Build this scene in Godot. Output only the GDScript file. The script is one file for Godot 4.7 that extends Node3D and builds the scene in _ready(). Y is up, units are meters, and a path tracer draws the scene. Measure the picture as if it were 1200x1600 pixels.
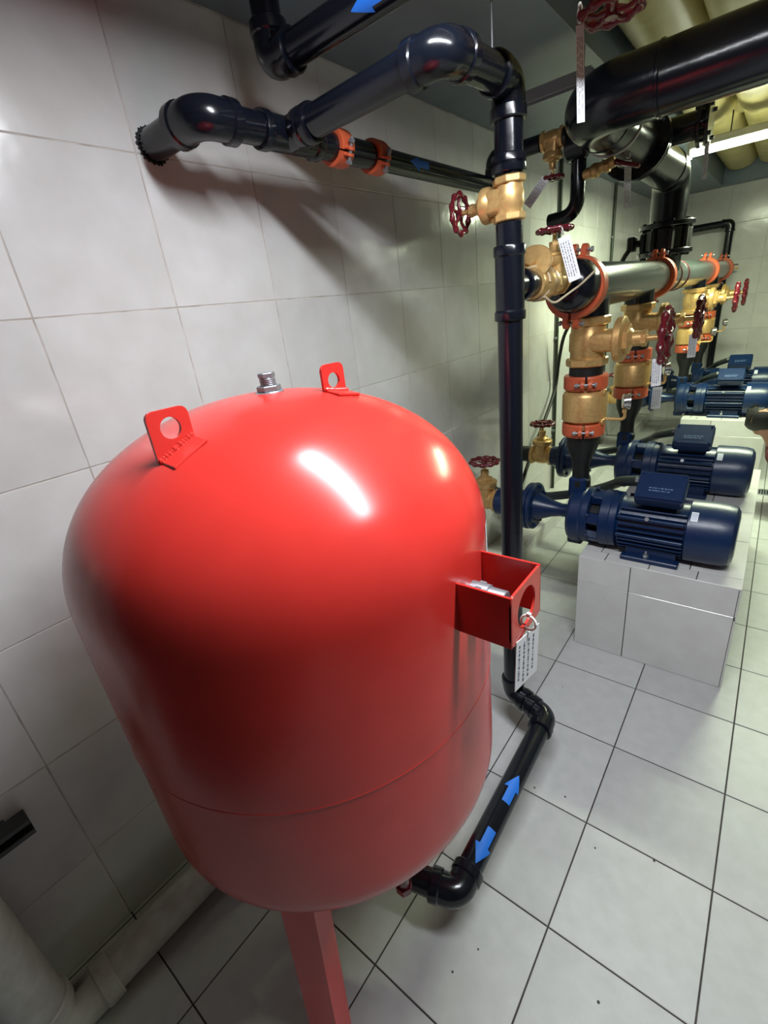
extends Node3D
# Pump room with a red expansion tank. World: x from the left wall into the room, y up, -z away along the wall. Metres.

const WX := -0.249      # face of the left wall
const ZF := -7.75       # face of the far wall
const XR := 2.40        # right wall
const ZB := 0.80        # wall behind the camera
const SOF := 2.764      # underside of the grey beam along the left wall
var M := {}
var names := {}
var group_no := 1
var mesh_cache := {}
var rng := RandomNumberGenerator.new()

# ------------------------------------------------------------------ tagging
func numbered(n: String) -> String:
	if not names.has(n):
		names[n] = 0
		return n
	names[n] += 1
	return "%s_%03d" % [n, names[n]]

func tag(o: Node3D, label: String, category: String, group := "") -> Node3D:
	o.set_meta("label", label)
	o.set_meta("category", category)
	if group != "":
		o.set_meta("group", group)
	return o

func thing(called: String, label: String, category: String, at := Transform3D(), group := "") -> Node3D:
	var o := Node3D.new()
	o.name = numbered(called)
	add_child(o)
	o.transform = at
	tag(o, label, category, group)
	return o

func copy(src: Node3D, at: Transform3D, label: String) -> Node3D:
	var o: Node3D = src.duplicate()
	o.name = numbered(RegEx.create_from_string("_\\d+$").sub(String(src.name), ""))
	add_child(o)
	o.transform = at
	o.set_meta("label", label)
	return o

func struct(called: String, s: SurfaceTool, m: Material) -> MeshInstance3D:
	var o := part(called, s, m, self)
	o.set_meta("kind", "structure")
	return o

func part(called: String, s: SurfaceTool, m: Material, parent: Node3D, label := "") -> MeshInstance3D:
	s.generate_normals()
	var o := MeshInstance3D.new()
	o.name = called
	o.mesh = s.commit()
	o.material_override = m
	parent.add_child(o, true)
	if label != "":
		o.set_meta("label", label)
	return o

# ------------------------------------------------------------------ shapes
func new_st() -> SurfaceTool:
	var s := SurfaceTool.new()
	s.begin(Mesh.PRIMITIVE_TRIANGLES)
	return s

func next_group(s: SurfaceTool) -> void:
	group_no += 1
	s.set_smooth_group(group_no)

func quad(s: SurfaceTool, a: Vector3, b: Vector3, c: Vector3, d: Vector3) -> void:
	for v in [a, b, c, a, c, d]:
		s.add_vertex(v)

func tri(s: SurfaceTool, a: Vector3, b: Vector3, c: Vector3) -> void:
	s.add_vertex(a); s.add_vertex(b); s.add_vertex(c)

func T(x: float, y: float, z: float) -> Transform3D:
	return Transform3D(Basis(), Vector3(x, y, z))

# a frame at p with its local Y along d and its local X as near as can be to hint
func along(p: Vector3, d: Vector3, hint := Vector3(0.13, 0.02, 1)) -> Transform3D:
	var y := d.normalized()
	var x := hint - y * hint.dot(y)
	if x.length() < 0.001:
		x = Vector3(1, 0, 0) - y * y.x
	x = x.normalized()
	return Transform3D(Basis(x, y, x.cross(y)), p)

# profile points are (radius, height); heights run upwards
func lathe(s: SurfaceTool, x: Transform3D, prof: Array, seg := 24, sharp := 32.0) -> void:
	next_group(s)
	var flat := seg <= 8
	var last := Vector2.ZERO
	for i in prof.size() - 1:
		var a: Vector2 = prof[i]
		var b: Vector2 = prof[i + 1]
		var dir := (b - a)
		if dir.length() < 1e-6:
			continue
		dir = dir.normalized()
		if last != Vector2.ZERO and rad_to_deg(absf(last.angle_to(dir))) > sharp:
			next_group(s)
		last = dir
		for k in seg:
			if flat:
				next_group(s)
			var t0 := TAU * k / seg
			var t1 := TAU * ((k + 1) % seg) / seg
			var p := x * Vector3(a.x * cos(t0), a.y, a.x * sin(t0))
			var q := x * Vector3(a.x * cos(t1), a.y, a.x * sin(t1))
			var r := x * Vector3(b.x * cos(t1), b.y, b.x * sin(t1))
			var u := x * Vector3(b.x * cos(t0), b.y, b.x * sin(t0))
			if a.x < 1e-6:
				tri(s, p, r, u)
			elif b.x < 1e-6:
				tri(s, p, q, u)
			else:
				quad(s, p, q, r, u)

func disc(s: SurfaceTool, x: Transform3D, r: float, h0: float, h1: float, seg := 24, b := 0.002) -> void:
	lathe(s, x, [Vector2(0, h0), Vector2(r - b, h0), Vector2(r, h0 + b), Vector2(r, h1 - b), Vector2(r - b, h1), Vector2(0, h1)], seg)

func ring(s: SurfaceTool, x: Transform3D, r0: float, r1: float, h0: float, h1: float, seg := 28, b := 0.002) -> void:
	lathe(s, x, [Vector2(r0, h0), Vector2(r1 - b, h0), Vector2(r1, h0 + b), Vector2(r1, h1 - b), Vector2(r1 - b, h1), Vector2(r0, h1), Vector2(r0, h0)], seg)

func cyl(s: SurfaceTool, a: Vector3, b: Vector3, r: float, seg := 24, bev := 0.0015) -> void:
	disc(s, along(a, b - a), r, 0.0, a.distance_to(b), seg, minf(bev, r * 0.3))

func hexa(s: SurfaceTool, x: Transform3D, r: float, h0: float, h1: float, n := 6) -> void:
	var b := r * 0.06
	lathe(s, x, [Vector2(0, h0), Vector2(r - b, h0), Vector2(r, h0 + b), Vector2(r, h1 - b), Vector2(r - b, h1), Vector2(0, h1)], n)

func ball(s: SurfaceTool, c: Vector3, r: float, seg := 12) -> void:
	var p := []
	for i in 9:
		var a := -PI / 2 + PI * i / 8
		p.append(Vector2(r * cos(a) if i > 0 and i < 8 else 0.0, r * sin(a)))
	lathe(s, T(c.x, c.y, c.z), p, seg, 80)

func box(s: SurfaceTool, x: Transform3D, size: Vector3, b := 0.003) -> void:
	var h := size / 2
	b = minf(b, minf(h.x, minf(h.y, h.z)) * 0.6)
	var P := func(sx, sy, sz, ax): # corner pulled in on the two axes other than ax
		var v := Vector3(sx * (h.x - (0.0 if ax == 0 else b)), sy * (h.y - (0.0 if ax == 1 else b)), sz * (h.z - (0.0 if ax == 2 else b)))
		return x * v
	for ax in 3:
		for sg in [-1, 1]:
			var c := []
			for e in [[-1, -1], [1, -1], [1, 1], [-1, 1]]:
				var v := [0, 0, 0]
				v[ax] = sg
				v[(ax + 1) % 3] = e[0]
				v[(ax + 2) % 3] = e[1]
				c.append(P.call(v[0], v[1], v[2], ax))
			next_group(s)
			if sg > 0:
				quad(s, c[3], c[2], c[1], c[0])
			else:
				quad(s, c[0], c[1], c[2], c[3])
	for ax in 3:
		for e in [[-1, -1], [1, -1], [1, 1], [-1, 1]]:
			var i: int = (ax + 1) % 3
			var j: int = (ax + 2) % 3
			var lo := [0, 0, 0]; var hi := [0, 0, 0]
			lo[ax] = -1; hi[ax] = 1
			lo[i] = e[0]; hi[i] = e[0]; lo[j] = e[1]; hi[j] = e[1]
			next_group(s)
			var a: Vector3 = P.call(lo[0], lo[1], lo[2], i)
			var bb: Vector3 = P.call(hi[0], hi[1], hi[2], i)
			var c2: Vector3 = P.call(hi[0], hi[1], hi[2], j)
			var d: Vector3 = P.call(lo[0], lo[1], lo[2], j)
			if e[0] * e[1] > 0:
				quad(s, a, bb, c2, d)
			else:
				quad(s, d, c2, bb, a)
	for sx in [-1, 1]:
		for sy in [-1, 1]:
			for sz in [-1, 1]:
				next_group(s)
				var a: Vector3 = P.call(sx, sy, sz, 0)
				var bb: Vector3 = P.call(sx, sy, sz, 1)
				var c: Vector3 = P.call(sx, sy, sz, 2)
				if sx * sy * sz > 0:
					tri(s, a, c, bb)
				else:
					tri(s, a, bb, c)

# tube along points; radius may be one number or an array
func tube(s: SurfaceTool, pts: Array, rad, seg := 16, caps := true) -> void:
	next_group(s)
	var n := pts.size()
	var rings := []
	var u := Vector3.ZERO
	for i in n:
		var t: Vector3 = (pts[mini(i + 1, n - 1)] - pts[maxi(i - 1, 0)])
		t = t.normalized()
		if u == Vector3.ZERO:
			u = Vector3(0.2, 1, 0.1) if absf(t.y) < 0.9 else Vector3(1, 0, 0.1)
		u = (u - t * u.dot(t)).normalized()
		var v := u.cross(t)
		var r: float = rad[i] if rad is Array else rad
		var row := []
		for k in seg:
			var a := TAU * k / seg
			row.append(pts[i] + (u * cos(a) + v * sin(a)) * r)
		rings.append(row)
	for i in n - 1:
		for k in seg:
			var k1 := (k + 1) % seg
			quad(s, rings[i][k], rings[i][k1], rings[i + 1][k1], rings[i + 1][k])
	if caps:
		next_group(s)
		for k in seg:
			tri(s, pts[0], rings[0][(k + 1) % seg], rings[0][k])
		next_group(s)
		for k in seg:
			tri(s, pts[n - 1], rings[n - 1][k], rings[n - 1][(k + 1) % seg])

# corner points -> points with each corner rounded by an arc
func rounded(c: Array, fillet: float, n := 8) -> Array:
	var out := [c[0]]
	for i in range(1, c.size() - 1):
		var a: Vector3 = (c[i - 1] - c[i]).normalized()
		var b: Vector3 = (c[i + 1] - c[i]).normalized()
		var half := a.angle_to(b) / 2
		var reach := minf(fillet, minf(c[i].distance_to(c[i - 1]), c[i].distance_to(c[i + 1])) * 0.49)
		var rr := reach * tan(half)
		var mid: Vector3 = c[i] + (a + b).normalized() * (reach / cos(half))
		var p0: Vector3 = c[i] + a * reach - mid
		var p1: Vector3 = c[i] + b * reach - mid
		for k in n + 1:
			out.append(mid + p0.slerp(p1, float(k) / n).normalized() * rr)
	out.append(c[c.size() - 1])
	return out

# a flat outline (x, y) extruded along local z from z0 to z1
func prism(s: SurfaceTool, x: Transform3D, poly: PackedVector2Array, z0: float, z1: float, smooth := false) -> void:
	if Geometry2D.is_polygon_clockwise(poly):
		poly.reverse()
	var idx := Geometry2D.triangulate_polygon(poly)
	for z in [z0, z1]:
		next_group(s)
		for i in range(0, idx.size(), 3):
			var a := poly[idx[i]]; var b := poly[idx[i + 1]]; var c := poly[idx[i + 2]]
			if ((b - a).cross(c - a) > 0) == (z == z1):
				var t := b; b = c; c = t
			tri(s, x * Vector3(a.x, a.y, z), x * Vector3(b.x, b.y, z), x * Vector3(c.x, c.y, z))
	next_group(s)
	for i in poly.size():
		if not smooth:
			next_group(s)
		var a := poly[i]
		var b := poly[(i + 1) % poly.size()]
		quad(s, x * Vector3(a.x, a.y, z0), x * Vector3(a.x, a.y, z1), x * Vector3(b.x, b.y, z1), x * Vector3(b.x, b.y, z0))

# plate with rounded corners and one round hole, in local xy, thick along z
func holed_plate(s: SurfaceTool, x: Transform3D, w: float, h: float, corner: float, hc: Vector2, hr: float, t: float) -> void:
	var n := 48
	var outer := []
	var inner := []
	for k in n:
		var a := TAU * k / n
		var d := Vector2(cos(a), sin(a))
		inner.append(hc + d * hr)
		var lo := 0.0
		var hi := w + h
		for it in 30:
			var m := (lo + hi) / 2
			var p := hc + d * m
			var q := Vector2(maxf(absf(p.x) - (w / 2 - corner), 0), maxf(absf(p.y) - (h / 2 - corner), 0))
			if q.length() < corner:
				lo = m
			else:
				hi = m
		outer.append(hc + d * lo)
	var W := func(p: Vector2, z: float): return x * Vector3(p.x, p.y, z)
	for k in n:
		var k1 := (k + 1) % n
		s.set_smooth_group(100001)
		quad(s, W.call(outer[k], t / 2), W.call(outer[k1], t / 2), W.call(inner[k1], t / 2), W.call(inner[k], t / 2))
		s.set_smooth_group(100002)
		quad(s, W.call(inner[k], -t / 2), W.call(inner[k1], -t / 2), W.call(outer[k1], -t / 2), W.call(outer[k], -t / 2))
		s.set_smooth_group(100003)
		quad(s, W.call(outer[k], -t / 2), W.call(outer[k1], -t / 2), W.call(outer[k1], t / 2), W.call(outer[k], t / 2))
		s.set_smooth_group(100004)
		quad(s, W.call(inner[k], t / 2), W.call(inner[k1], t / 2), W.call(inner[k1], -t / 2), W.call(inner[k], -t / 2))

# blue tape arrow lying on a pipe: from a towards b, facing out
func tape_arrow(parent: Node3D, a: Vector3, b: Vector3, r: float, facing: Vector3, width: float) -> void:
	var s := new_st()
	next_group(s)
	var d := (b - a)
	var L := d.length()
	var x := along(a, d, facing)
	var cuts := [0.0, 0.5, 0.5, 0.62, 0.75, 0.88, 1.0]
	var wid := [0.5, 0.5, 1.0, 0.76, 0.5, 0.26, 0.03]
	var P := func(i: int, k: int):
		var ang: float = (k / 6.0 - 0.5) * wid[i] * width / r
		var ro := r + 0.0012
		return x * Vector3(cos(ang) * ro, cuts[i] * L, sin(ang) * ro)
	for i in cuts.size() - 1:
		if cuts[i] == cuts[i + 1]:
			continue
		for k in 6:
			quad(s, P.call(i, k), P.call(i, k + 1), P.call(i + 1, k + 1), P.call(i + 1, k))
	part("tape_arrow", s, M.tape, parent, "blue tape arrow")

# ------------------------------------------------------------------ materials
func mat(col: Color, rough: float, metal := 0.0) -> StandardMaterial3D:
	var m := StandardMaterial3D.new()
	m.albedo_color = col
	m.roughness = rough
	m.metallic = metal
	return m

func noise_tex(freq: float, lo: Color, hi: Color, sd: int, size := 512, normal := false, bump := 4.0) -> NoiseTexture2D:
	var n := FastNoiseLite.new()
	n.seed = sd
	n.frequency = freq
	n.fractal_octaves = 4
	var t := NoiseTexture2D.new()
	t.width = size; t.height = size
	t.seamless = true
	t.noise = n
	if normal:
		t.as_normal_map = true
		t.bump_strength = bump
	else:
		var g := Gradient.new()
		g.set_color(0, lo); g.set_color(1, hi)
		t.color_ramp = g
	return t

func tri_tex(m: StandardMaterial3D, tex: Texture2D, scale: float) -> StandardMaterial3D:
	m.albedo_texture = tex
	m.uv1_triplanar = true
	m.uv1_world_triplanar = true
	m.uv1_scale = Vector3.ONE * scale
	return m

func relief(m: StandardMaterial3D, freq: float, strength: float, scale: float, sd: int) -> StandardMaterial3D:
	m.normal_enabled = true
	m.normal_texture = noise_tex(freq, Color.BLACK, Color.WHITE, sd, 512, true, 6.0)
	m.normal_scale = strength
	m.uv1_triplanar = true
	m.uv1_world_triplanar = true
	m.uv1_scale = Vector3.ONE * scale
	return m

func print_tex(w: int, h: int, lines: int, base: Color, ink: Color, sd: int) -> ImageTexture:
	# print too small to read in the photograph: rows of short dark strokes and a coloured mark
	var im := Image.create(w, h, false, Image.FORMAT_RGB8)
	im.fill(base)
	var r := RandomNumberGenerator.new()
	r.seed = sd
	for i in lines:
		var y := int(h * (0.12 + 0.8 * i / lines))
		var x := int(w * 0.12)
		while x < w * 0.86:
			var l := r.randi_range(3, 12)
			im.fill_rect(Rect2i(x, y, l, maxi(2, int(h * 0.3 / lines))), ink)
			x += l + r.randi_range(2, 5)
	return ImageTexture.create_from_image(im)

func card_mat(lines: int, sd: int) -> StandardMaterial3D:
	var m := mat(Color(1, 1, 1), 0.45)
	m.albedo_texture = print_tex(160, 64, lines, Color(0.86, 0.86, 0.87), Color(0.22, 0.25, 0.36), sd)
	return m

func make_materials() -> void:
	M.wall_tile = []
	M.floor_tile = []
	for i in 3:
		var v := 1.0 - 0.02 * i
		var m := mat(Color(0.82 * v, 0.82 * v, 0.815 * v), 0.16)
		tri_tex(m, noise_tex(0.012, Color(0.95, 0.945, 0.94), Color(1, 1, 1), 11 + i), 0.9)
		M.wall_tile.append(relief(m, 0.006, 0.10, 0.9, 31))
		var f := mat(Color(0.735 * v, 0.74 * v, 0.74 * v), 0.42)
		tri_tex(f, noise_tex(0.03, Color(0.945, 0.945, 0.94), Color(1, 1, 1), 21 + i), 0.8)
		M.floor_tile.append(f)
	M.grout_wall = tri_tex(mat(Color(0.80, 0.785, 0.77), 0.9), noise_tex(0.03, Color(0.75, 0.72, 0.68), Color(1, 1, 1), 5), 0.7)
	M.grout_floor = tri_tex(mat(Color(0.27, 0.25, 0.23), 0.9), noise_tex(0.03, Color(0.7, 0.7, 0.7), Color(1, 1, 1), 6), 0.9)
	M.paint = mat(Color(0.30, 0.30, 0.29), 0.7)
	M.dark_paint = mat(Color(0.21, 0.205, 0.20), 0.75)
	M.soffit = tri_tex(mat(Color(0.47, 0.525, 0.57), 0.4), noise_tex(0.01, Color(0.88, 0.88, 0.9), Color(1, 1, 1), 8), 0.5)
	M.vault = tri_tex(mat(Color(0.80, 0.76, 0.52), 0.4), noise_tex(0.012, Color(0.86, 0.82, 0.74), Color(1, 1, 1), 9), 0.8)
	M.red = tri_tex(mat(Color(0.80, 0.205, 0.18), 0.23), noise_tex(0.01, Color(0.93, 0.9, 0.9), Color(1, 1, 1), 12), 1.2)
	M.red.metallic_specular = 0.45
	M.black = relief(mat(Color(0.05, 0.064, 0.098), 0.2), 0.02, 0.06, 3.0, 41)
	M.black_dull = mat(Color(0.05, 0.052, 0.06), 0.5)
	M.steel_grey = mat(Color(0.21, 0.245, 0.235), 0.2, 0.1)
	M.navy = relief(mat(Color(0.035, 0.14, 0.285), 0.34), 0.02, 0.10, 3.0, 42)
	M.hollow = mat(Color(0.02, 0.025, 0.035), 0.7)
	M.brass = tri_tex(mat(Color(0.87, 0.725, 0.485), 0.36, 0.55), noise_tex(0.03, Color(0.86, 0.82, 0.78), Color(1, 1, 1), 13), 3.0)
	M.maroon = mat(Color(0.38, 0.085, 0.13), 0.24)
	M.clamp = relief(mat(Color(0.77, 0.35, 0.215), 0.42), 0.03, 0.12, 4.0, 43)
	M.chrome = mat(Color(0.75, 0.75, 0.76), 0.2, 0.95)
	M.zinc = mat(Color(0.58, 0.60, 0.62), 0.38, 0.7)
	M.cord = mat(Color(0.72, 0.66, 0.55), 0.8)
	M.plastic = mat(Color(0.86, 0.86, 0.84), 0.4)
	M.pvc = tri_tex(mat(Color(0.80, 0.80, 0.77), 0.38), noise_tex(0.02, Color(0.86, 0.85, 0.82), Color(1, 1, 1), 14), 1.5)
	M.tape = mat(Color(0.10, 0.42, 0.82), 0.55)
	M.tag = []
	for i in 4:
		M.tag.append(card_mat(4, 50 + i))
	M.sticker = mat(Color(1, 1, 1), 0.4)
	M.sticker.albedo_texture = print_tex(128, 128, 8, Color(0.88, 0.9, 0.92), Color(0.25, 0.4, 0.68), 77)
	M.plate_text = mat(Color(1, 1, 1), 0.35)
	M.plate_text.albedo_texture = print_tex(128, 40, 2, Color(0.035, 0.14, 0.285), Color(0.42, 0.5, 0.64), 78)
	M.conduit = mat(Color(0.20, 0.24, 0.19), 0.5)
	M.hose = mat(Color(0.16, 0.19, 0.19), 0.55)
	M.dark_metal = mat(Color(0.22, 0.23, 0.23), 0.4, 0.2)
	M.fixture_grey = mat(Color(0.62, 0.66, 0.70), 0.45)
	M.fixture = mat(Color(0.80, 0.80, 0.78), 0.4)
	M.glow_near = mat(Color(1, 1, 1), 0.4)
	M.glow_near.emission_enabled = true
	M.glow_near.emission = Color(1.0, 0.99, 0.97)
	M.glow_near.emission_energy_multiplier = 14.0
	M.glow_far = mat(Color(1, 1, 1), 0.4)
	M.glow_far.emission_enabled = true
	M.glow_far.emission = Color(0.96, 1.0, 0.90)
	M.glow_far.emission_energy_multiplier = 45.0
	M.body = mat(Color(1, 1, 1), 0.7)
	M.body.vertex_color_use_as_albedo = true
	M.hair = mat(Color(0.05, 0.045, 0.045), 0.6)

# ------------------------------------------------------------------ room
func tile_mesh(w: float, h: float) -> ArrayMesh:
	var key := "%d_%d" % [roundi(w * 1000), roundi(h * 1000)]
	if mesh_cache.has(key):
		return mesh_cache[key]
	var s := new_st()
	var t := 0.008
	var b := 0.0014
	next_group(s)   # local: x across, y up out of the face, z along
	var o := [Vector3(-w / 2, 0, -h / 2), Vector3(w / 2, 0, -h / 2), Vector3(w / 2, 0, h / 2), Vector3(-w / 2, 0, h / 2)]
	var m := []
	var top := []
	for p in o:
		m.append(Vector3(p.x, t - b, p.z))
		top.append(Vector3(p.x - signf(p.x) * b, t, p.z - signf(p.z) * b))
	quad(s, top[0], top[1], top[2], top[3])
	for i in 4:
		var j := (i + 1) % 4
		next_group(s)
		quad(s, m[i], m[j], top[j], top[i])
		next_group(s)
		quad(s, o[i], o[j], m[j], m[i])
	s.generate_normals()
	mesh_cache[key] = s.commit()
	return mesh_cache[key]

# tiles over the rectangle u0..u1, v0..v1 with joints at ju + i*p and jv + j*p; place(u, v) gives the frame of a tile
func lay_tiles(parent: Node3D, u0: float, u1: float, v0: float, v1: float, ju: float, jv: float, p: float, joint: float, mats: Array, frame: Callable) -> void:
	var i0 := floori((u0 - ju) / p)
	var j0 := floori((v0 - jv) / p)
	var i := i0
	while ju + i * p < u1 - 0.01:
		var j := j0
		while jv + j * p < v1 - 0.01:
			var a0 := maxf(u0, ju + i * p + joint / 2)
			var a1 := minf(u1, ju + (i + 1) * p - joint / 2)
			var b0 := maxf(v0, jv + j * p + joint / 2)
			var b1 := minf(v1, jv + (j + 1) * p - joint / 2)
			if a1 - a0 > 0.012 and b1 - b0 > 0.012:
				var o := MeshInstance3D.new()
				o.name = "tile"
				o.mesh = tile_mesh(a1 - a0, b1 - b0)
				o.material_override = mats[rng.randi() % mats.size()]
				parent.add_child(o, true)
				var f: Transform3D = frame.call((a0 + a1) / 2, (b0 + b1) / 2)
				var tilt := Basis(Vector3(1, 0, 0), rng.randf_range(-0.0016, 0.0016)) * Basis(Vector3(0, 0, 1), rng.randf_range(-0.0016, 0.0016))
				o.transform = Transform3D(f.basis * tilt, f.origin)
			j += 1
		i += 1

func slab(called: String, lo: Vector3, hi: Vector3, m: Material) -> MeshInstance3D:
	var s := new_st()
	box(s, Transform3D(Basis(), (lo + hi) / 2), hi - lo, 0.002)
	return struct(called, s, m)

func build_room() -> void:
	var t := 0.008
	var top := 3.12
	var fl := slab("floor", Vector3(WX - 0.2, -0.2, ZF - 0.2), Vector3(XR + 0.2, -0.0022, ZB + 0.2), M.grout_floor)
	lay_tiles(fl, WX, XR, ZF, ZB, 0.568, -0.462, 0.4, 0.0046, M.floor_tile, func(u, v): return T(u, -t, v))
	var wl := slab("wall_left", Vector3(WX - 0.2, -t, ZF - 0.2), Vector3(WX - 0.0012, top, ZB + 0.2), M.grout_wall)
	var bl := Basis(Vector3(0, 1, 0), Vector3(1, 0, 0), Vector3(0, 0, -1))
	lay_tiles(wl, 0.0, SOF, ZF, ZB, -0.04, -0.459, 0.4, 0.0028, M.wall_tile, func(u, v): return Transform3D(bl, Vector3(WX - t, u, v)))
	var wf := slab("wall_far", Vector3(WX - t, -t, ZF - 0.2), Vector3(XR, top, ZF - 0.0012), M.grout_wall)
	var bf := Basis(Vector3(-1, 0, 0), Vector3(0, 0, 1), Vector3(0, 1, 0))
	lay_tiles(wf, WX, XR, 0.0, SOF, 0.15, -0.04, 0.4, 0.0028, M.wall_tile, func(u, v): return Transform3D(bf, Vector3(u, v, ZF - t)))
	slab("wall_right", Vector3(XR, -t, ZF - 0.2), Vector3(XR + 0.2, top, ZB + 0.2), M.paint)
	slab("wall_back", Vector3(WX - t, -t, ZB), Vector3(XR, top, ZB + 0.2), M.dark_paint)
	# ceiling: concrete deck with rounded pans hanging down, and grey beams along the left and far walls
	var ce := slab("ceiling", Vector3(WX - 0.2, top, ZF - 0.2), Vector3(XR + 0.2, top + 0.15, ZB + 0.2), M.vault)
	slab("trim_1", Vector3(WX - t, SOF, ZF - t), Vector3(0.45, top, ZB), M.soffit)
	slab("trim_2", Vector3(0.45, SOF, ZF - t), Vector3(XR, top, ZF + 0.1), M.soffit)
	for run in [[ZB, -5.02, 2.83], [-5.2, ZF + 0.11, 2.87]]:
		var x := 0.455
		while x < XR - 0.1:
			var s := new_st()
			next_group(s)
			var n := 14
			var rows := []
			var zs := [run[0], run[0] - 0.01, run[0] - 0.05, run[0] - 0.12, run[1] + 0.16, run[1] + 0.09, run[1] + 0.04, run[1] + 0.01, run[1]]
			var dz := [0.0, 0.45, 0.82, 1.0, 1.0, 0.92, 0.74, 0.45, 0.0]
			for q in zs.size():
				var row := []
				for k in n + 1:
					var a := PI * k / n
					var y: float = 3.0 - pow(sin(a), 0.75) * (3.0 - run[2]) * dz[q]
					row.append(Vector3(x + 0.15 - cos(a) * 0.145, y, zs[q]))
				rows.append(row)
			for q in zs.size() - 1:
				for k in n:
					quad(s, rows[q][k], rows[q][k + 1], rows[q + 1][k + 1], rows[q + 1][k])
			for sd in [0, n]:
				next_group(s)
				quad(s, rows[0][sd], rows[8][sd], rows[8][sd] + Vector3(0, 0.12, 0), rows[0][sd] + Vector3(0, 0.12, 0))
			part("ceiling_pan", s, M.vault, ce)
			x += 0.3
	var st := new_st()
	box(st, T((0.45 + XR) / 2, 2.965, -5.12), Vector3(XR - 0.46, 0.03, 0.36), 0.003)
	part("ceiling_strip", st, M.vault, ce)
	# tiled kerb along the foot of the left wall
	var kb := slab("trim_3", Vector3(WX, 0.0, ZF), Vector3(-0.018, 0.122, -1.95), M.grout_wall)
	lay_tiles(kb, WX + 0.001, -0.016, ZF, -1.95, WX, -0.459, 0.4, 0.0028, M.wall_tile, func(u, v): return T(u, 0.122, v))
	lay_tiles(kb, 0.0, 0.128, ZF, -1.95, -0.3, -0.459, 0.4, 0.0028, M.wall_tile, func(u, v): return Transform3D(bl, Vector3(-0.018, u, v)))

func build_plinth(x0: float, x1: float, z0: float, z1: float, label: String) -> void:
	var t := 0.008
	var p := thing("tiled_plinth", label, "plinth", T((x0 + x1) / 2, 0, (z0 + z1) / 2), "white tiled pump plinths")
	var hx := (x1 - x0) / 2
	var hz := (z0 - z1) / 2
	var H := 0.57
	var s := new_st()
	box(s, T(0, (H - 0.002) / 2, 0), Vector3(hx * 2 - 0.004, H - 0.002, hz * 2 - 0.004), 0.002)
	part("core", s, M.grout_floor, p)
	var bl := Basis(Vector3(0, 1, 0), Vector3(-1, 0, 0), Vector3(0, 0, 1))
	var br := Basis(Vector3(0, -1, 0), Vector3(1, 0, 0), Vector3(0, 0, 1))
	var bf := Basis(Vector3(-1, 0, 0), Vector3(0, 0, 1), Vector3(0, 1, 0))
	var bb := Basis(Vector3(1, 0, 0), Vector3(0, 0, -1), Vector3(0, 1, 0))
	var W: Array = M.wall_tile
	for v in [[0.0, 0.4168], [0.4168, H - 0.001]]:
		var jv: float = v[0] - 0.001
		lay_tiles(p, -hx, hx, v[0], v[1], -hx + 0.25, jv, 0.44, 0.004, W, func(u, w): return Transform3D(bf, Vector3(u, w, hz - t)))
		lay_tiles(p, -hx, hx, v[0], v[1], -hx + 0.25, jv, 0.44, 0.004, W, func(u, w): return Transform3D(bb, Vector3(u, w, -hz + t)))
		lay_tiles(p, v[0], v[1], -hz, hz, jv, hz, 0.4, 0.004, W, func(u, w): return Transform3D(bl, Vector3(-hx + t, u, w)))
		lay_tiles(p, v[0], v[1], -hz, hz, jv, hz, 0.4, 0.004, W, func(u, w): return Transform3D(br, Vector3(hx - t, u, w)))
	lay_tiles(p, -hx, hx, hz - 0.09, hz, -hx + 0.125, hz - 0.09, 0.2, 0.004, W, func(u, w): return T(u, H - t, w))
	lay_tiles(p, -hx, hx, -hz, hz - 0.09, hx - 0.21, hz - 0.09, 0.4, 0.004, W, func(u, w): return T(u, H - t, w))

# ------------------------------------------------------------------ pipe fittings
func elbow(parent: Node3D, a: Vector3, c: Vector3, b: Vector3, R: float, r: float, m: Material, called := "elbow") -> void:
	var s := new_st()
	var da := (a - c).normalized()
	var db := (b - c).normalized()
	var pts := rounded([c + da * (R + 0.004), c, c + db * (R + 0.004)], R, 12)
	tube(s, pts, r * 1.14, 24)
	for d in [da, db]:
		ring(s, along(c + d * (R - 0.012), d), r * 0.9, r * 1.25, 0, 0.034, 24, 0.004)
	part(called, s, m, parent)

func straight(parent: Node3D, a: Vector3, b: Vector3, r: float, m: Material, called := "pipe", seg := 28) -> void:
	var s := new_st()
	cyl(s, a, b, r, seg, 0.001)
	part(called, s, m, parent)

func socket(parent: Node3D, a: Vector3, b: Vector3, r: float, m: Material, called := "socket") -> void:
	var s := new_st()
	var x := along(a, b - a)
	var L := a.distance_to(b)
	lathe(s, x, [Vector2(r * 0.9, 0), Vector2(r * 1.17, 0), Vector2(r * 1.22, 0.004), Vector2(r * 1.22, 0.026), Vector2(r * 1.12, 0.032), Vector2(r * 1.12, L - 0.032), Vector2(r * 1.22, L - 0.026), Vector2(r * 1.22, L - 0.004), Vector2(r * 1.17, L), Vector2(r * 0.9, L)], 28)
	part(called, s, m, parent)

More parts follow.
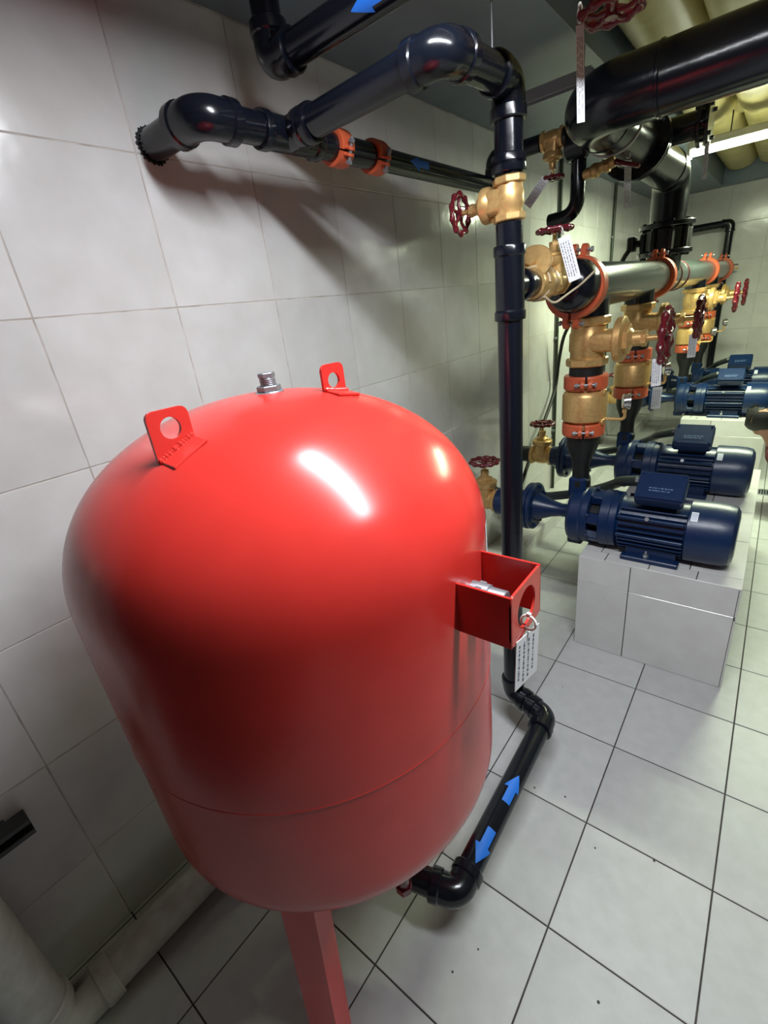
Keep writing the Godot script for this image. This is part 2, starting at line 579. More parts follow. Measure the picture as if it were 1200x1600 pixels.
# grooved coupling: local Y is the pipe axis, local X points at the bolt lugs
func coupling(r: float, x: Transform3D, label: String, group := "orange grooved pipe couplings") -> Node3D:
	var o := thing("pipe_coupling", label, "coupling", x, group)
	var w := maxf(minf(r * 0.42, 0.036), 0.030)
	var ro := r + maxf(minf(r * 0.30, 0.026), 0.014)
	for sg in [-1, 1]:
		var s := new_st()
		next_group(s)
		var n := 14
		var prof := [Vector2(r * 1.004, -w), Vector2(ro * 0.97, -w), Vector2(ro, -w * 0.75), Vector2(ro, w * 0.75), Vector2(ro * 0.97, w), Vector2(r * 1.004, w)]
		for i in prof.size():
			var a: Vector2 = prof[i]
			var b: Vector2 = prof[(i + 1) % prof.size()]
			next_group(s)
			for k in n:
				var t0: float = deg_to_rad(3 + 174.0 * k / n) * sg
				var t1: float = deg_to_rad(3 + 174.0 * (k + 1) / n) * sg
				var p := [Vector3(a.x * cos(t0), a.y, a.x * sin(t0)), Vector3(a.x * cos(t1), a.y, a.x * sin(t1)), Vector3(b.x * cos(t1), b.y, b.x * sin(t1)), Vector3(b.x * cos(t0), b.y, b.x * sin(t0))]
				if sg > 0:
					quad(s, p[0], p[1], p[2], p[3])
				else:
					quad(s, p[3], p[2], p[1], p[0])
		for e in [-1, 1]:
			var lug := r * 0.42
			var L := along(Vector3(e * (ro + lug * 0.35), 0, sg * r * 0.11), Vector3(0, 0, sg))
			lathe(s, L, [Vector2(0, 0), Vector2(lug * 0.62, 0), Vector2(lug * 0.62, lug * 0.45), Vector2(lug * 0.5, lug * 0.55), Vector2(0, lug * 0.55)], 14)
			box(s, T(e * (ro - lug * 0.15), 0, sg * (r * 0.11 + lug * 0.28)), Vector3(lug * 1.1, w * 1.5, lug * 0.55), 0.003)
		part("half_shell", s, M.clamp, o)
	for e in [-1, 1]:
		var s := new_st()
		var c := Vector3(e * (ro + r * 0.42 * 0.4), 0, 0)
		var bl := r * 0.42 * 0.55 + r * 0.11 + 0.016
		cyl(s, c + Vector3(0, 0, -bl), c + Vector3(0, 0, bl + 0.01), 0.006, 10)
		hexa(s, along(c + Vector3(0, 0, bl - 0.006), Vector3(0, 0, 1)), 0.011, 0, 0.01)
		hexa(s, along(c - Vector3(0, 0, bl - 0.006), Vector3(0, 0, -1)), 0.011, 0, 0.01)
		part("bolt", s, M.zinc, o)
	return o

func handwheel_mesh(s: SurfaceTool, x: Transform3D, R: float) -> void:
	var pts := []
	var n := 40
	var rad := []
	for k in n + 1:
		var a := TAU * (k % n) / n
		pts.append(x * Vector3(R * 0.93 * cos(a), 0, R * 0.93 * sin(a)))
		rad.append(R * (0.14 + 0.04 * cos(a * 10)))
	tube(s, pts, rad, 10, false)
	for k in 10:
		var a := TAU * k / 10
		ball(s, x * Vector3(R * 0.99 * cos(a), 0, R * 0.99 * sin(a)), R * 0.15, 8)
	for k in 5:
		var a := TAU * k / 5
		var d := Vector3(cos(a), 0, sin(a))
		tube(s, [x * (d * R * 0.12), x * (d * R * 0.5 + Vector3(0, R * 0.10, 0)), x * (d * R * 0.92)], [R * 0.13, R * 0.085, R * 0.1], 8)
	lathe(s, x, [Vector2(0, -R * 0.18), Vector2(R * 0.2, -R * 0.18), Vector2(R * 0.25, 0), Vector2(R * 0.2, R * 0.2), Vector2(0, R * 0.2)], 16)

# gate valve: local X is the pipe axis, local Y the stem
func gate_valve(r: float, x: Transform3D, label: String, group: String, stout := 0.0) -> Node3D:
	var o := thing("gate_valve", label, "valve", x, group)
	var s := new_st()
	var ax := along(Vector3(-r * 1.1, 0, 0), Vector3(1, 0, 0), Vector3(0, 1, 0))
	lathe(s, ax, [Vector2(0, 0), Vector2(r * 0.98, 0), Vector2(r * 0.98, r * 0.5), Vector2(r * 1.06, r * 0.66), Vector2(r * 1.06, r * 1.54), Vector2(r * 0.98, r * 1.7), Vector2(r * 0.98, r * 2.2), Vector2(0, r * 2.2)], 28, 50)
	var ov := PackedVector2Array()
	for k in 24:
		var a := TAU * k / 24
		ov.append(Vector2(signf(cos(a)) * pow(absf(cos(a)), 0.45) * r * (0.62 + 0.24 * stout), signf(sin(a)) * pow(absf(sin(a)), 0.55) * r * 1.0))
	prism(s, Transform3D(Basis(Vector3(1, 0, 0), Vector3(0, 0, -1), Vector3(0, 1, 0)), Vector3.ZERO), ov, 0.0, r * 1.72, true)
	part("body", s, M.brass, o)
	for e in [-1, 1]:
		s = new_st()
		hexa(s, along(Vector3(e * r * 0.92, 0, 0), Vector3(e, 0, 0), Vector3(0, 1, 0.27)), r * 1.2, 0, r * 0.48, 8)
		part("end_nut", s, M.brass, o)
	s = new_st()
	lathe(s, T(0, 0, 0), [Vector2(0, r * (1.6 - 0.35 * stout)), Vector2(r * (1.2 - 0.2 * stout), r * (1.6 - 0.35 * stout)), Vector2(r * (1.26 - 0.06 * stout), r * (1.66 - 0.15 * stout)), Vector2(r * (1.26 - 0.04 * stout), r * 1.98), Vector2(r * 1.12, r * 2.06), Vector2(r * (0.9 - 0.2 * stout), r * (2.06 + 0.14 * stout)), Vector2(0, r * (2.06 + 0.14 * stout))], 28, 40)
	hexa(s, T(0, 0, 0), r * 0.86, r * 2.0, r * 2.34)
	lathe(s, T(0, 0, 0), [Vector2(r * 0.6, r * 2.34), Vector2(r * 0.52, r * 2.42), Vector2(r * 0.42, r * 2.5), Vector2(r * 0.42, r * 2.95), Vector2(0, r * 2.98)], 20)
	part("bonnet", s, M.brass, o)
	s = new_st()
	hexa(s, T(0, 0, 0), r * 0.46, r * 2.9, r * 3.2)
	cyl(s, Vector3(0, r * 3.0, 0), Vector3(0, r * 4.3, 0), r * 0.17, 12)
	part("stem", s, M.brass, o)
	s = new_st()
	handwheel_mesh(s, T(0, r * 4.1, 0), r * 1.42)
	part("handwheel", s, M.maroon, o, "maroon scalloped handwheel")
	return o

# hanging printed tag: top fixing point, direction it hangs in, width, facing
func hang_tag(p: Vector3, d: Vector3, L: float, w: float, facing: Vector3, label: String, m: Material, tie_r := 0.014, tie_at := Vector3.INF) -> Node3D:
	var y := -d.normalized()
	var z := (facing - y * facing.dot(y)).normalized()
	var x := y.cross(z)
	var o := thing("paper_tag", label, "tag", Transform3D(Basis(x, y, z), p), "printed tags on the valves")
	var s := new_st()
	s.set_smooth_group(-1)
	var q := [Vector3(-w / 2, -L, 0), Vector3(-w / 2, -0.012, 0), Vector3(w / 2, -0.012, 0), Vector3(w / 2, -L, 0)]
	var uv := [Vector2(1, 0), Vector2(0, 0), Vector2(0, 1), Vector2(1, 1)]
	for f in [[0, 1, 2], [0, 2, 3]]:
		for k in f:
			s.set_uv(uv[k]); s.add_vertex(q[k] + Vector3(0, 0, 0.0006))
		for k in [f[0], f[2], f[1]]:
			s.set_uv(uv[k]); s.add_vertex(q[k] - Vector3(0, 0, 0.0006))
	for k in 4:
		var a: Vector3 = q[k]
		var b: Vector3 = q[(k + 1) % 4]
		for v in [a + Vector3(0, 0, 0.0006), a - Vector3(0, 0, 0.0006), b - Vector3(0, 0, 0.0006), a + Vector3(0, 0, 0.0006), b - Vector3(0, 0, 0.0006), b + Vector3(0, 0, 0.0006)]:
			s.set_uv(Vector2(0.02, 0.02)); s.add_vertex(v)
	part("card", s, m, o)
	s = new_st()
	var pts := []
	for k in 19:
		var a := TAU * k / 18
		pts.append(Vector3(0, tie_r * sin(a) + tie_r * 0.6, tie_r * cos(a)))
	tube(s, pts, 0.0022, 6, false)
	box(s, T(0, tie_r * 1.7, 0), Vector3(0.007, 0.008, 0.008), 0.001)
	part("cable_tie", s, M.plastic, o)
	return o

func flange(s: SurfaceTool, x: Transform3D, r: float, h0: float, h1: float, bolts := 8, br := 0.011) -> void:
	disc(s, x, r, h0, h1, 32, 0.004)
	for k in bolts:
		var a := TAU * (k + 0.5) / bolts
		var c := x * Vector3(cos(a) * r * 0.82, 0, sin(a) * r * 0.82)
		var L := Transform3D(x.basis, c)
		hexa(s, L, br, h0 - 0.012, h1 + 0.012)

# ------------------------------------------------------------------ the pump set
# local: origin on the plinth top under the discharge, +X to the motor, shaft at height 0.15
func make_pump(x: Transform3D, label: String) -> Node3D:
	var o := thing("motor_pump", label, "pump", x, "blue close coupled motor pumps")
	var ys := 0.1545
	var X := Vector3(1, 0, 0)
	var axis := func(px: float): return along(Vector3(px, ys, 0), X, Vector3(0, 1, 0))
	var s := new_st()
	lathe(s, axis.call(-0.04), [Vector2(0, 0), Vector2(0.10, 0), Vector2(0.145, 0.012), Vector2(0.158, 0.03), Vector2(0.158, 0.075), Vector2(0.148, 0.09), Vector2(0, 0.09)], 36)
	box(s, T(-0.004, ys + 0.16, 0), Vector3(0.09, 0.12, 0.10), 0.012)
	box(s, T(0.0, 0.012, 0), Vector3(0.08, 0.05, 0.12), 0.008)
	part("volute", s, M.navy, o)
	s = new_st()
	lathe(s, along(Vector3(-0.245, ys, 0), X, Vector3(0, 1, 0)), [Vector2(0, 0.0), Vector2(0.085, 0.0), Vector2(0.08, 0.02), Vector2(0.048, 0.10), Vector2(0.037, 0.15), Vector2(0.04, 0.215), Vector2(0, 0.215)], 28)
	flange(s, axis.call(-0.262), 0.138, 0, 0.024, 8)
	part("suction_neck", s, M.navy, o)
	s = new_st()   # lantern: rings joined by ribs with dark windows between
	ring(s, axis.call(0.045), 0.05, 0.152, 0, 0.034, 36, 0.004)
	ring(s, axis.call(0.135), 0.05, 0.150, 0, 0.05, 36, 0.004)
	for k in 6:
		var a := TAU * (k + 0.25) / 6
		var c := Vector3(0.107, ys + sin(a) * 0.118, cos(a) * 0.118)
		box(s, Transform3D(Basis(X, Vector3(0, sin(a), cos(a)), X.cross(Vector3(0, sin(a), cos(a)))), c), Vector3(0.075, 0.05, 0.055), 0.005)
	for k in 8:
		var a := TAU * (k + 0.5) / 8
		hexa(s, along(Vector3(0.077, ys + sin(a) * 0.148, cos(a) * 0.148), X), 0.011, 0, 0.012)
	part("lantern", s, M.navy, o)
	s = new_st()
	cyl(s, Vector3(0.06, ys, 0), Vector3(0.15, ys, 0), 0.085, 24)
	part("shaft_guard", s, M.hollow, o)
	s = new_st()
	lathe(s, axis.call(0.18), [Vector2(0, 0), Vector2(0.142, 0), Vector2(0.147, 0.005), Vector2(0.147, 0.035), Vector2(0.132, 0.045), Vector2(0.127, 0.06), Vector2(0.127, 0.345), Vector2(0, 0.345)], 36)
	part("motor_housing", s, M.navy, o)
	for k in 34:
		var a := TAU * (k + 0.5) / 34
		if sin(a) > 0.82 or (sin(a) < -0.93):
			continue
		s = new_st()
		var up := Vector3(0, sin(a), cos(a))
		box(s, Transform3D(Basis(X, up, X.cross(up)), Vector3(0.375, ys + sin(a) * 0.133, cos(a) * 0.133)), Vector3(0.285, 0.040, 0.0075), 0.0015)
		part("cooling_fin", s, M.navy, o)
	s = new_st()   # raised boss along the side with the eye bolt
	for sy in [-0.02, 0.075]:
		box(s, T(0.37, ys + sy, 0.142 - absf(sy) * 0.18), Vector3(0.29, 0.016, 0.028), 0.003)
	part("side_rail", s, M.navy, o)
	s = new_st()
	lathe(s, axis.call(0.520), [Vector2(0, 0), Vector2(0.148, 0), Vector2(0.153, 0.004), Vector2(0.153, 0.10), Vector2(0.150, 0.15), Vector2(0.142, 0.178), Vector2(0.120, 0.192), Vector2(0.09, 0.196), Vector2(0, 0.196)], 40, 24)
	part("fan_cover", s, M.navy, o)
	var f := Transform3D(Basis(X, Vector3(0, 0.80, 0.60), Vector3(0, -0.60, 0.80)), Vector3(0.395, ys + 0.215, 0.075))
	s = new_st()
	box(s, f * T(0.0, -0.065, -0.01), Vector3(0.15, 0.07, 0.12), 0.01)
	box(s, f, Vector3(0.205, 0.075, 0.155), 0.012)
	var jb := part("junction_box", s, M.navy, o)
	s = new_st()
	box(s, f * T(0, 0.0395, 0), Vector3(0.195, 0.006, 0.145), 0.002)
	for sx in [-1, 1]:
		for sz in [-1, 1]:
			hexa(s, f * T(sx * 0.086, 0, sz * 0.061), 0.006, 0.041, 0.047)
	part("lid", s, M.navy, jb)
	s = new_st()
	s.set_smooth_group(-1)
	var q := [Vector3(-0.06, 0.0432, 0.046), Vector3(-0.06, 0.0432, 0.01), Vector3(0.06, 0.0432, 0.01), Vector3(0.06, 0.0432, 0.046)]
	var uv := [Vector2(0, 1), Vector2(0, 0), Vector2(1, 0), Vector2(1, 1)]
	for k in [0, 1, 2, 0, 2, 3]:
		s.set_uv(uv[k]); s.add_vertex(f * q[k])
	part("cast_lettering", s, M.plate_text, jb)
	s = new_st()   # warning sticker on the fan cover
	next_group(s)
	for k in 4:
		var b := []
		for e in [[k, 0.0], [k + 1, 0.0], [k + 1, 0.028], [k, 0.028]]:
			var a := deg_to_rad(40 + e[0] * 4.5)
			b.append([Vector3(0.532 + e[1], ys + sin(a) * 0.1537, cos(a) * 0.1537), Vector2(e[1] / 0.028, 1 - e[0] / 4.0)])
		for i in [0, 1, 2, 0, 2, 3]:
			s.set_uv(b[i][1]); s.add_vertex(b[i][0])
	part("sticker", s, M.sticker, o)
	for sz in [-1, 1]:
		s = new_st()
		box(s, T(0.385, 0.012, sz * 0.125), Vector3(0.255, 0.024, 0.055), 0.004)
		box(s, T(0.385, 0.045, sz * 0.105), Vector3(0.22, 0.06, 0.03), 0.004)
		part("foot", s, M.navy, o)
		s = new_st()
		hexa(s, T(0.37, 0.024, sz * 0.130), 0.014, 0, 0.014)
		cyl(s, Vector3(0.37, 0.03, sz * 0.130), Vector3(0.37, 0.06, sz * 0.130), 0.006, 8)
		part("anchor_bolt", s, M.zinc, o)
	s = new_st()
	hexa(s, along(Vector3(0.36, ys + 0.085, 0.14), Vector3(0, 0.4, 1)), 0.011, 0, 0.014)
	part("earth_screw", s, M.zinc, o)
	return o

func make_check_valve(x: Transform3D, label: String) -> Node3D:
	var o := thing("check_valve", label, "valve", x, "brass check valves on the pump risers")
	var s := new_st()
	lathe(s, T(0, 0, 0), [Vector2(0, -0.115), Vector2(0.079, -0.115), Vector2(0.079, -0.085), Vector2(0.088, -0.08), Vector2(0.106, -0.068), Vector2(0.106, 0.052), Vector2(0.100, 0.064), Vector2(0.086, 0.082), Vector2(0.079, 0.086), Vector2(0.079, 0.115), Vector2(0, 0.115)], 36)
	part("body", s, M.brass, o)
	for e in [-0.075, 0.07]:
		s = new_st()
		hexa(s, along(Vector3(0.085, e, 0.03), Vector3(1, 0, 0.3)), 0.016, 0, 0.022)
		part("drain_plug", s, M.brass, o)
	return o

func make_gauge(x: Transform3D, label: String) -> Node3D:
	var o := thing("pressure_gauge", label, "gauge", x, "pressure gauges on the check valves")
	var s := new_st()
	tube(s, rounded([Vector3(0, 0, 0), Vector3(0.098, 0, 0), Vector3(0.098, 0.05, 0.008)], 0.02, 6), 0.0075, 10)
	hexa(s, along(Vector3(0.096, 0.035, 0.006), Vector3(0, 1, 0.1)), 0.011, 0, 0.016)
	part("siphon_tube", s, M.brass, o)
	s = new_st()
	lathe(s, along(Vector3(0.084, 0.088, 0.008), Vector3(1, 0, -0.35)), [Vector2(0, 0), Vector2(0.03, 0), Vector2(0.034, 0.004), Vector2(0.034, 0.024), Vector2(0.038, 0.026), Vector2(0.038, 0.032), Vector2(0.034, 0.034), Vector2(0.033, 0.03), Vector2(0, 0.03)], 28)
	part("gauge_case", s, M.chrome, o)
	s = new_st()
	disc(s, along(Vector3(0.084, 0.088, 0.008), Vector3(1, 0, -0.35)), 0.032, 0.0295, 0.031, 24, 0.0003)
	part("dial", s, M.plastic, o)
	return o

# discharge pipework of one pump; node at floor level under the riser, hx = how far the header's axis is from the riser
func make_riser_low(x: Transform3D, label: String) -> Node3D:
	var o := thing("pump_riser_pipe", label, "pipe", x, "black riser pipes below the check valves")
	var s := new_st()
	lathe(s, T(0, 0, 0), [Vector2(0, 0.892), Vector2(0.043, 0.892), Vector2(0.043, 1.0), Vector2(0.047, 1.03), Vector2(0.074, 1.10), Vector2(0.079, 1.125), Vector2(0.079, 1.1985), Vector2(0, 1.1985)], 32)
	part("reducer", s, M.black_dull, o)
	s = new_st()
	ring(s, T(0, 0, 0), 0.04, 0.052, 0.89, 0.93, 28, 0.004)
	part("collar", s, M.black_dull, o)
	return o

func build_pump_set(i: int, z: float, dx: float, first: Dictionary) -> void:
	var rx := 0.53 + dx
	var ords: String = ["nearest the red tank", "second from the red tank", "third from the red tank", "farthest from the red tank"][i]
	var B := func(y: float): return T(rx, y, z)
	if i == 0:
		first.pump = make_pump(T(rx, 0.57, z), "dark blue electric pump on the white plinth, " + ords)
		first.low = make_riser_low(T(rx, 0, z), "black tapered pipe rising from the blue pump " + ords)
		first.c1 = coupling(0.079, Transform3D(Basis(Vector3(0, 1, 0), 0.35), Vector3(rx, 1.208, z)) * Transform3D(Basis(Vector3(0, 1, 0), -1.62), Vector3.ZERO), "orange coupling under the check valve of the pump " + ords)
		first.cv = make_check_valve(T(rx, 1.325, z), "fat brass check valve above the blue pump " + ords)
		first.c2 = copy(first.c1, Transform3D(first.c1.basis, Vector3(rx, 1.442, z)), "")
		first.c2.set_meta("label", "orange coupling over the check valve of the pump " + ords)
		first.gauge = make_gauge(T(rx + 0.098, 1.262, z + 0.02), "chrome pressure gauge beside the check valve of the pump " + ords)
		first.gv = gate_valve(0.08, Transform3D(Basis(Vector3(0, 1, 0), Vector3(1, 0, 0), Vector3(0, 0, -1)), Vector3(rx, 1.63, z)), "large brass gate valve with sideways maroon wheel over the pump " + ords, "brass gate valves on the pump risers")
		first.sp = thing("riser_spool_pipe", "short black pipe between coupling and gate valve of the pump " + ords, "pipe", T(rx, 0, z), "short black riser spools")
		var s := new_st()
		cyl(s, Vector3(0, 1.4515, 0), Vector3(0, 1.515, 0), 0.079, 32)
		part("spool", s, M.black_dull, first.sp)
		first.suc = gate_valve(0.06, Transform3D(Basis(), Vector3(-0.04, 0.72, z)), "brass suction valve with upright maroon wheel at the wall, pump " + ords, "brass suction valves by the left wall", 0.6)
		first.sl = thing("suction_pipe", "dark blue suction pipe with round flange feeding the pump " + ords, "pipe", T(rx, 0.72, z), "blue suction pipes at the wall")
		s = new_st()
		cyl(s, Vector3(-0.39, 0, 0), Vector3(-0.285, 0, 0), 0.075, 28)
		part("spool", s, M.black_dull, first.sl)
		s = new_st()
		flange(s, along(Vector3(-0.292, 0, 0), Vector3(1, 0, 0), Vector3(0, 1, 0)), 0.138, 0, 0.026, 8)
		part("flange", s, M.navy, first.sl)
		s = new_st()
		disc(s, along(Vector3(-0.484, 0, 0), Vector3(1, 0, 0)), 0.085, 0, 0.10, 24, 0.008)
		part("adapter", s, M.navy, first.sl)
		s = new_st()
		cyl(s, Vector3(-0.775, 0, 0), Vector3(-0.66, 0, 0), 0.06, 24)
		part("wall_pipe", s, M.black_dull, first.sl)
	else:
		copy(first.pump, T(rx, 0.57, z), "dark blue electric pump on the white plinth, " + ords)
		copy(first.low, T(rx, 0, z), "black tapered pipe rising from the blue pump " + ords)
		copy(first.c1, Transform3D(first.c1.basis, Vector3(rx, 1.208, z)), "orange coupling under the check valve of the pump " + ords)
		copy(first.cv, T(rx, 1.325, z), "fat brass check valve above the blue pump " + ords)
		copy(first.c2, Transform3D(first.c1.basis, Vector3(rx, 1.442, z)), "orange coupling over the check valve of the pump " + ords)
		copy(first.gauge, T(rx + 0.098, 1.262, z + 0.02), "chrome pressure gauge beside the check valve of the pump " + ords)
		copy(first.gv, Transform3D(first.gv.basis, Vector3(rx, 1.63, z)), "large brass gate valve with sideways maroon wheel over the pump " + ords)
		copy(first.sp, T(rx, 0, z), "short black pipe between coupling and gate valve of the pump " + ords)
		copy(first.suc, T(-0.04, 0.72, z), "brass suction valve with upright maroon wheel at the wall, pump " + ords)
		if i == 1:
			first.sl = thing("suction_pipe", "", "pipe", Transform3D(), "blue suction pipes at the wall")
			var s := new_st()
			flange(s, along(Vector3(-0.425, 0, 0), Vector3(1, 0, 0), Vector3(0, 1, 0)), 0.150, 0, 0.024, 8)
			flange(s, along(Vector3(-0.398, 0, 0), Vector3(1, 0, 0), Vector3(0, 1, 0)), 0.150, 0, 0.024, 8)
			part("flange", s, M.navy, first.sl)
			s = new_st()
			lathe(s, along(Vector3(-0.376, 0, 0), Vector3(1, 0, 0)), [Vector2(0, 0), Vector2(0.115, 0), Vector2(0.10, 0.03), Vector2(0.07, 0.105), Vector2(0, 0.105)], 28)
			part("spool", s, M.navy, first.sl)
			s = new_st()
			cyl(s, Vector3(-0.50, 0, 0), Vector3(-0.424, 0, 0), 0.075, 24)
			part("adapter", s, M.navy, first.sl)
			s = new_st()
			cyl(s, Vector3(-0.78, 0, 0), Vector3(-0.66, 0, 0), 0.06, 24)
			part("wall_pipe", s, M.black_dull, first.sl)
			first.sl.transform = T(rx, 0.72, z)
			first.sl.set_meta("label", "blue double flanged suction pipe by the wall, pump " + ords)
		else:
			copy(first.sl, T(rx, 0.72, z), "blue double flanged suction pipe by the wall, pump " + ords)

# ------------------------------------------------------------------ tank
const TC := Vector3(0.4384, 0, -0.5926)
const TR := 0.4395
func tank_r(y: float) -> float:
	var s := clampf((y - 1.432) / 0.317, 0, 1)
	var s2 := clampf((0.8646 - y) / 0.179, 0, 1)
	return TR * pow(1 - pow(s, 2.1075), 1 / 2.1075) * pow(1 - pow(s2, 2.7754), 1 / 2.7754)

func build_tank() -> void:
	var o := thing("expansion_tank", "large glossy red expansion tank standing on legs by the white tiled wall", "tank", T(TC.x, 0, TC.z))
	var seam := 1.112
	var s := new_st()
	var p := [Vector2(TR + 0.0015, seam), Vector2(TR + 0.0015, 1.40)]
	for i in 41:
		var a := PI / 2 * i / 40
		p.append(Vector2((TR + 0.0015) * pow(cos(a), 2 / 2.1075) if i < 40 else 0.0, 1.432 + 0.317 * pow(sin(a), 2 / 2.1075)))
	lathe(s, T(0, 0, 0), p, 120, 60)
	part("upper_shell", s, M.red, o)
	s = new_st()
	p = []
	for i in 31:
		var a := PI / 2 * (30 - i) / 30
		p.append(Vector2(TR * pow(cos(a), 2 / 2.7754) if i > 0 else 0.0, 0.8646 - 0.179 * pow(sin(a), 2 / 2.7754)))
	p.append(Vector2(TR, 1.0)); p.append(Vector2(TR, seam))
	lathe(s, T(0, 0, 0), p, 120, 60)
	part("lower_shell", s, M.red, o)
	s = new_st()   # rolled weld seam
	p = []
	for i in 9:
		var a := -PI / 2 + PI * i / 8
		p.append(Vector2(TR + 0.0008 + 0.0014 * cos(a), seam + 0.0025 * sin(a)))
	lathe(s, T(0, 0, 0), p, 120, 60)
	part("weld_seam", s, M.red, o)
	# lifting lugs: bent plates with a round hole, welded foot
	for L in [[Vector3(0.494, 1.704, -0.363), Vector3(0.11, 0.90, 0.42), 0.072, 0.100, 1.721, 0.019, Vector3(0.0, 0, -1), 0.0178], [Vector3(0.54, 1.733, -0.704), Vector3(0.15, 0.97, -0.17), 0.058, 0.082, 1.748, 0.008, Vector3(0.1, 0, -1), 0.0155]]:
		var c: Vector3 = L[0] - Vector3(TC.x, 0, TC.z)
		var nn: Vector3 = L[1].normalized()
		var xx: Vector3 = L[6].normalized()
		var sl := (xx - nn * xx.dot(nn)).normalized()
		s = new_st()
		holed_plate(s, Transform3D(Basis(xx, Vector3.UP, xx.cross(Vector3.UP)), Vector3(c.x, L[4], c.z)), L[2], L[3], 0.013, Vector2(0, L[5]), L[7], 0.007)
		var pad := along(c + sl.cross(nn) * 0.022 + nn * 0.001, nn, sl)
		box(s, pad, Vector3(L[2], 0.006, 0.05), 0.0025)
		for k in 12:
			ball(s, c + sl * (L[2] * 0.92 * (k / 11.0 - 0.5)) + sl.cross(nn) * 0.006 + nn * 0.004, rng.randf_range(0.0045, 0.006), 8)
		part("lifting_lug", s, M.red, o)
	s = new_st()
	var nb := 1.746
	var nx := T(0.004, 0, -0.022)
	disc(s, nx, 0.029, nb, nb + 0.005, 28)
	hexa(s, nx, 0.025, nb + 0.005, nb + 0.016)
	disc(s, nx, 0.0155, nb + 0.016, nb + 0.032, 20, 0.001)
	for k in 4:
		ring(s, nx, 0.014, 0.0168, nb + 0.017 + k * 0.0035, nb + 0.019 + k * 0.0035, 20, 0.0006)
	hexa(s, nx, 0.0175, nb + 0.032, nb + 0.041)
	part("top_nozzle", s, M.zinc, o, "bare metal threaded nozzle with hexagon plug")
	# legs: folded plates, splayed a little
	for ang in [65.0, 170.0, 275.0]:
		var d := Vector3(cos(deg_to_rad(ang)), 0, sin(deg_to_rad(ang)))
		var tg := Vector3(-d.z, 0, d.x)
		s = new_st()
		var up := (Vector3.UP * 0.86 - d * 0.05).normalized()
		var top := d * 0.328
		var bot := d * 0.405
		var out := []
		for e in [[top, 0.88, 0.046], [bot, 0.012, 0.037]]:
			var b: Vector3 = e[0] + Vector3(0, e[1], 0)
			var w: float = e[2]
			out.append([b - tg * w, b + tg * w, b + tg * w - d * 0.075, b - tg * w - d * 0.075])
		var th := 0.006
		for sd in [[0, 1], [1, 2], [3, 0]]:
			next_group(s)
			var i0: int = sd[0]
			var i1: int = sd[1]
			var a: Vector3 = out[0][i0]; var b2: Vector3 = out[0][i1]; var c2: Vector3 = out[1][i1]; var e2: Vector3 = out[1][i0]
			var nrm := ((b2 - a).cross(e2 - a)).normalized() * th
			quad(s, a, b2, c2, e2)
			next_group(s)
			quad(s, e2 - nrm, c2 - nrm, b2 - nrm, a - nrm)
			next_group(s)
			quad(s, a, e2, e2 - nrm, a - nrm)
			next_group(s)
			quad(s, b2 - nrm, c2 - nrm, c2, b2)
		box(s, Transform3D(Basis(tg, Vector3.UP, tg.cross(Vector3.UP)), bot + Vector3(0, 0.006, 0) - d * 0.035), Vector3(0.085, 0.012, 0.09), 0.003)
		part("leg", s, M.red, o)
	# valve guard: a U of sheet steel with a round hole in its end
	s = new_st()
	var g0 := Vector3(0.862, 0, -0.585) - Vector3(TC.x, 0, TC.z)
	var hy := 1.382
	var gh := 0.102
	var gl := 0.118
	var gw := 0.120
	box(s, T(g0.x + gl / 2, hy, g0.z), Vector3(gl, gh, 0.004), 0.0015)
	box(s, T(g0.x + gl / 2, hy, g0.z - gw), Vector3(gl, gh, 0.004), 0.0015)
	holed_plate(s, Transform3D(Basis(Vector3(0, 0, -1), Vector3(0, 1, 0), Vector3(1, 0, 0)), Vector3(g0.x + gl - 0.002, hy, g0.z - gw / 2)), gw + 0.004, gh, 0.004, Vector2(0, 0.0), 0.037, 0.004)
	part("valve_guard", s, M.red, o, "open red sheet metal guard with a round hole")
	s = new_st()
	var vx := along(Vector3(g0.x - 0.005, hy - 0.004, g0.z - 0.058), Vector3(1, 0, 0))
	cyl(s, Vector3(g0.x - 0.01, hy, g0.z - 0.058), Vector3(g0.x + 0.05, hy, g0.z - 0.058), 0.02, 20)
	hexa(s, vx, 0.026, 0.03, 0.044)
	cyl(s, Vector3(g0.x + 0.04, hy, g0.z - 0.058), Vector3(g0.x + 0.082, hy, g0.z - 0.058), 0.017, 20)
	part("charge_valve", s, M.zinc, o, "bright metal charging valve")
	# sticker wrapped on the far right of the shell
	s = new_st()
	next_group(s)
	for k in 10:
		for e in [[k, 1.30], [k + 1, 1.30], [k + 1, 1.46], [k, 1.30], [k + 1, 1.46], [k, 1.46]]:
			var a := deg_to_rad(-68 + 4.6 * e[0])
			var r: float = tank_r(e[1]) + 0.003
			s.set_uv(Vector2(e[0] / 10.0, (1.46 - e[1]) / 0.16))
			s.add_vertex(Vector3(r * cos(a), e[1], r * sin(a)))
	part("data_sticker", s, M.sticker, o, "white sticker with blue print")
	s = new_st()
	cyl(s, Vector3(0, 0.26, 0), Vector3(0, 0.70, 0), 0.040, 24)
	disc(s, T(0, 0, 0), 0.062, 0.655, 0.69, 24)
	part("bottom_nozzle", s, M.black, o)
	s = new_st()
	cyl(s, Vector3(0.312, 0.60, 0.124), Vector3(0.312, 0.77, 0.124), 0.014, 14)
	hexa(s, T(0.312, 0, 0.124), 0.02, 0.59, 0.612)
	part("drain_nipple", s, M.maroon, o, "short dark red drain nipple")
	hang_tag(Vector3(0.985, 1.343, -0.640), Vector3(0.0, -1, 0.08), 0.115, 0.078, Vector3(1, 0.0, 0.12), "white printed card tied to the red valve guard of the tank", M.tag[0], 0.014)

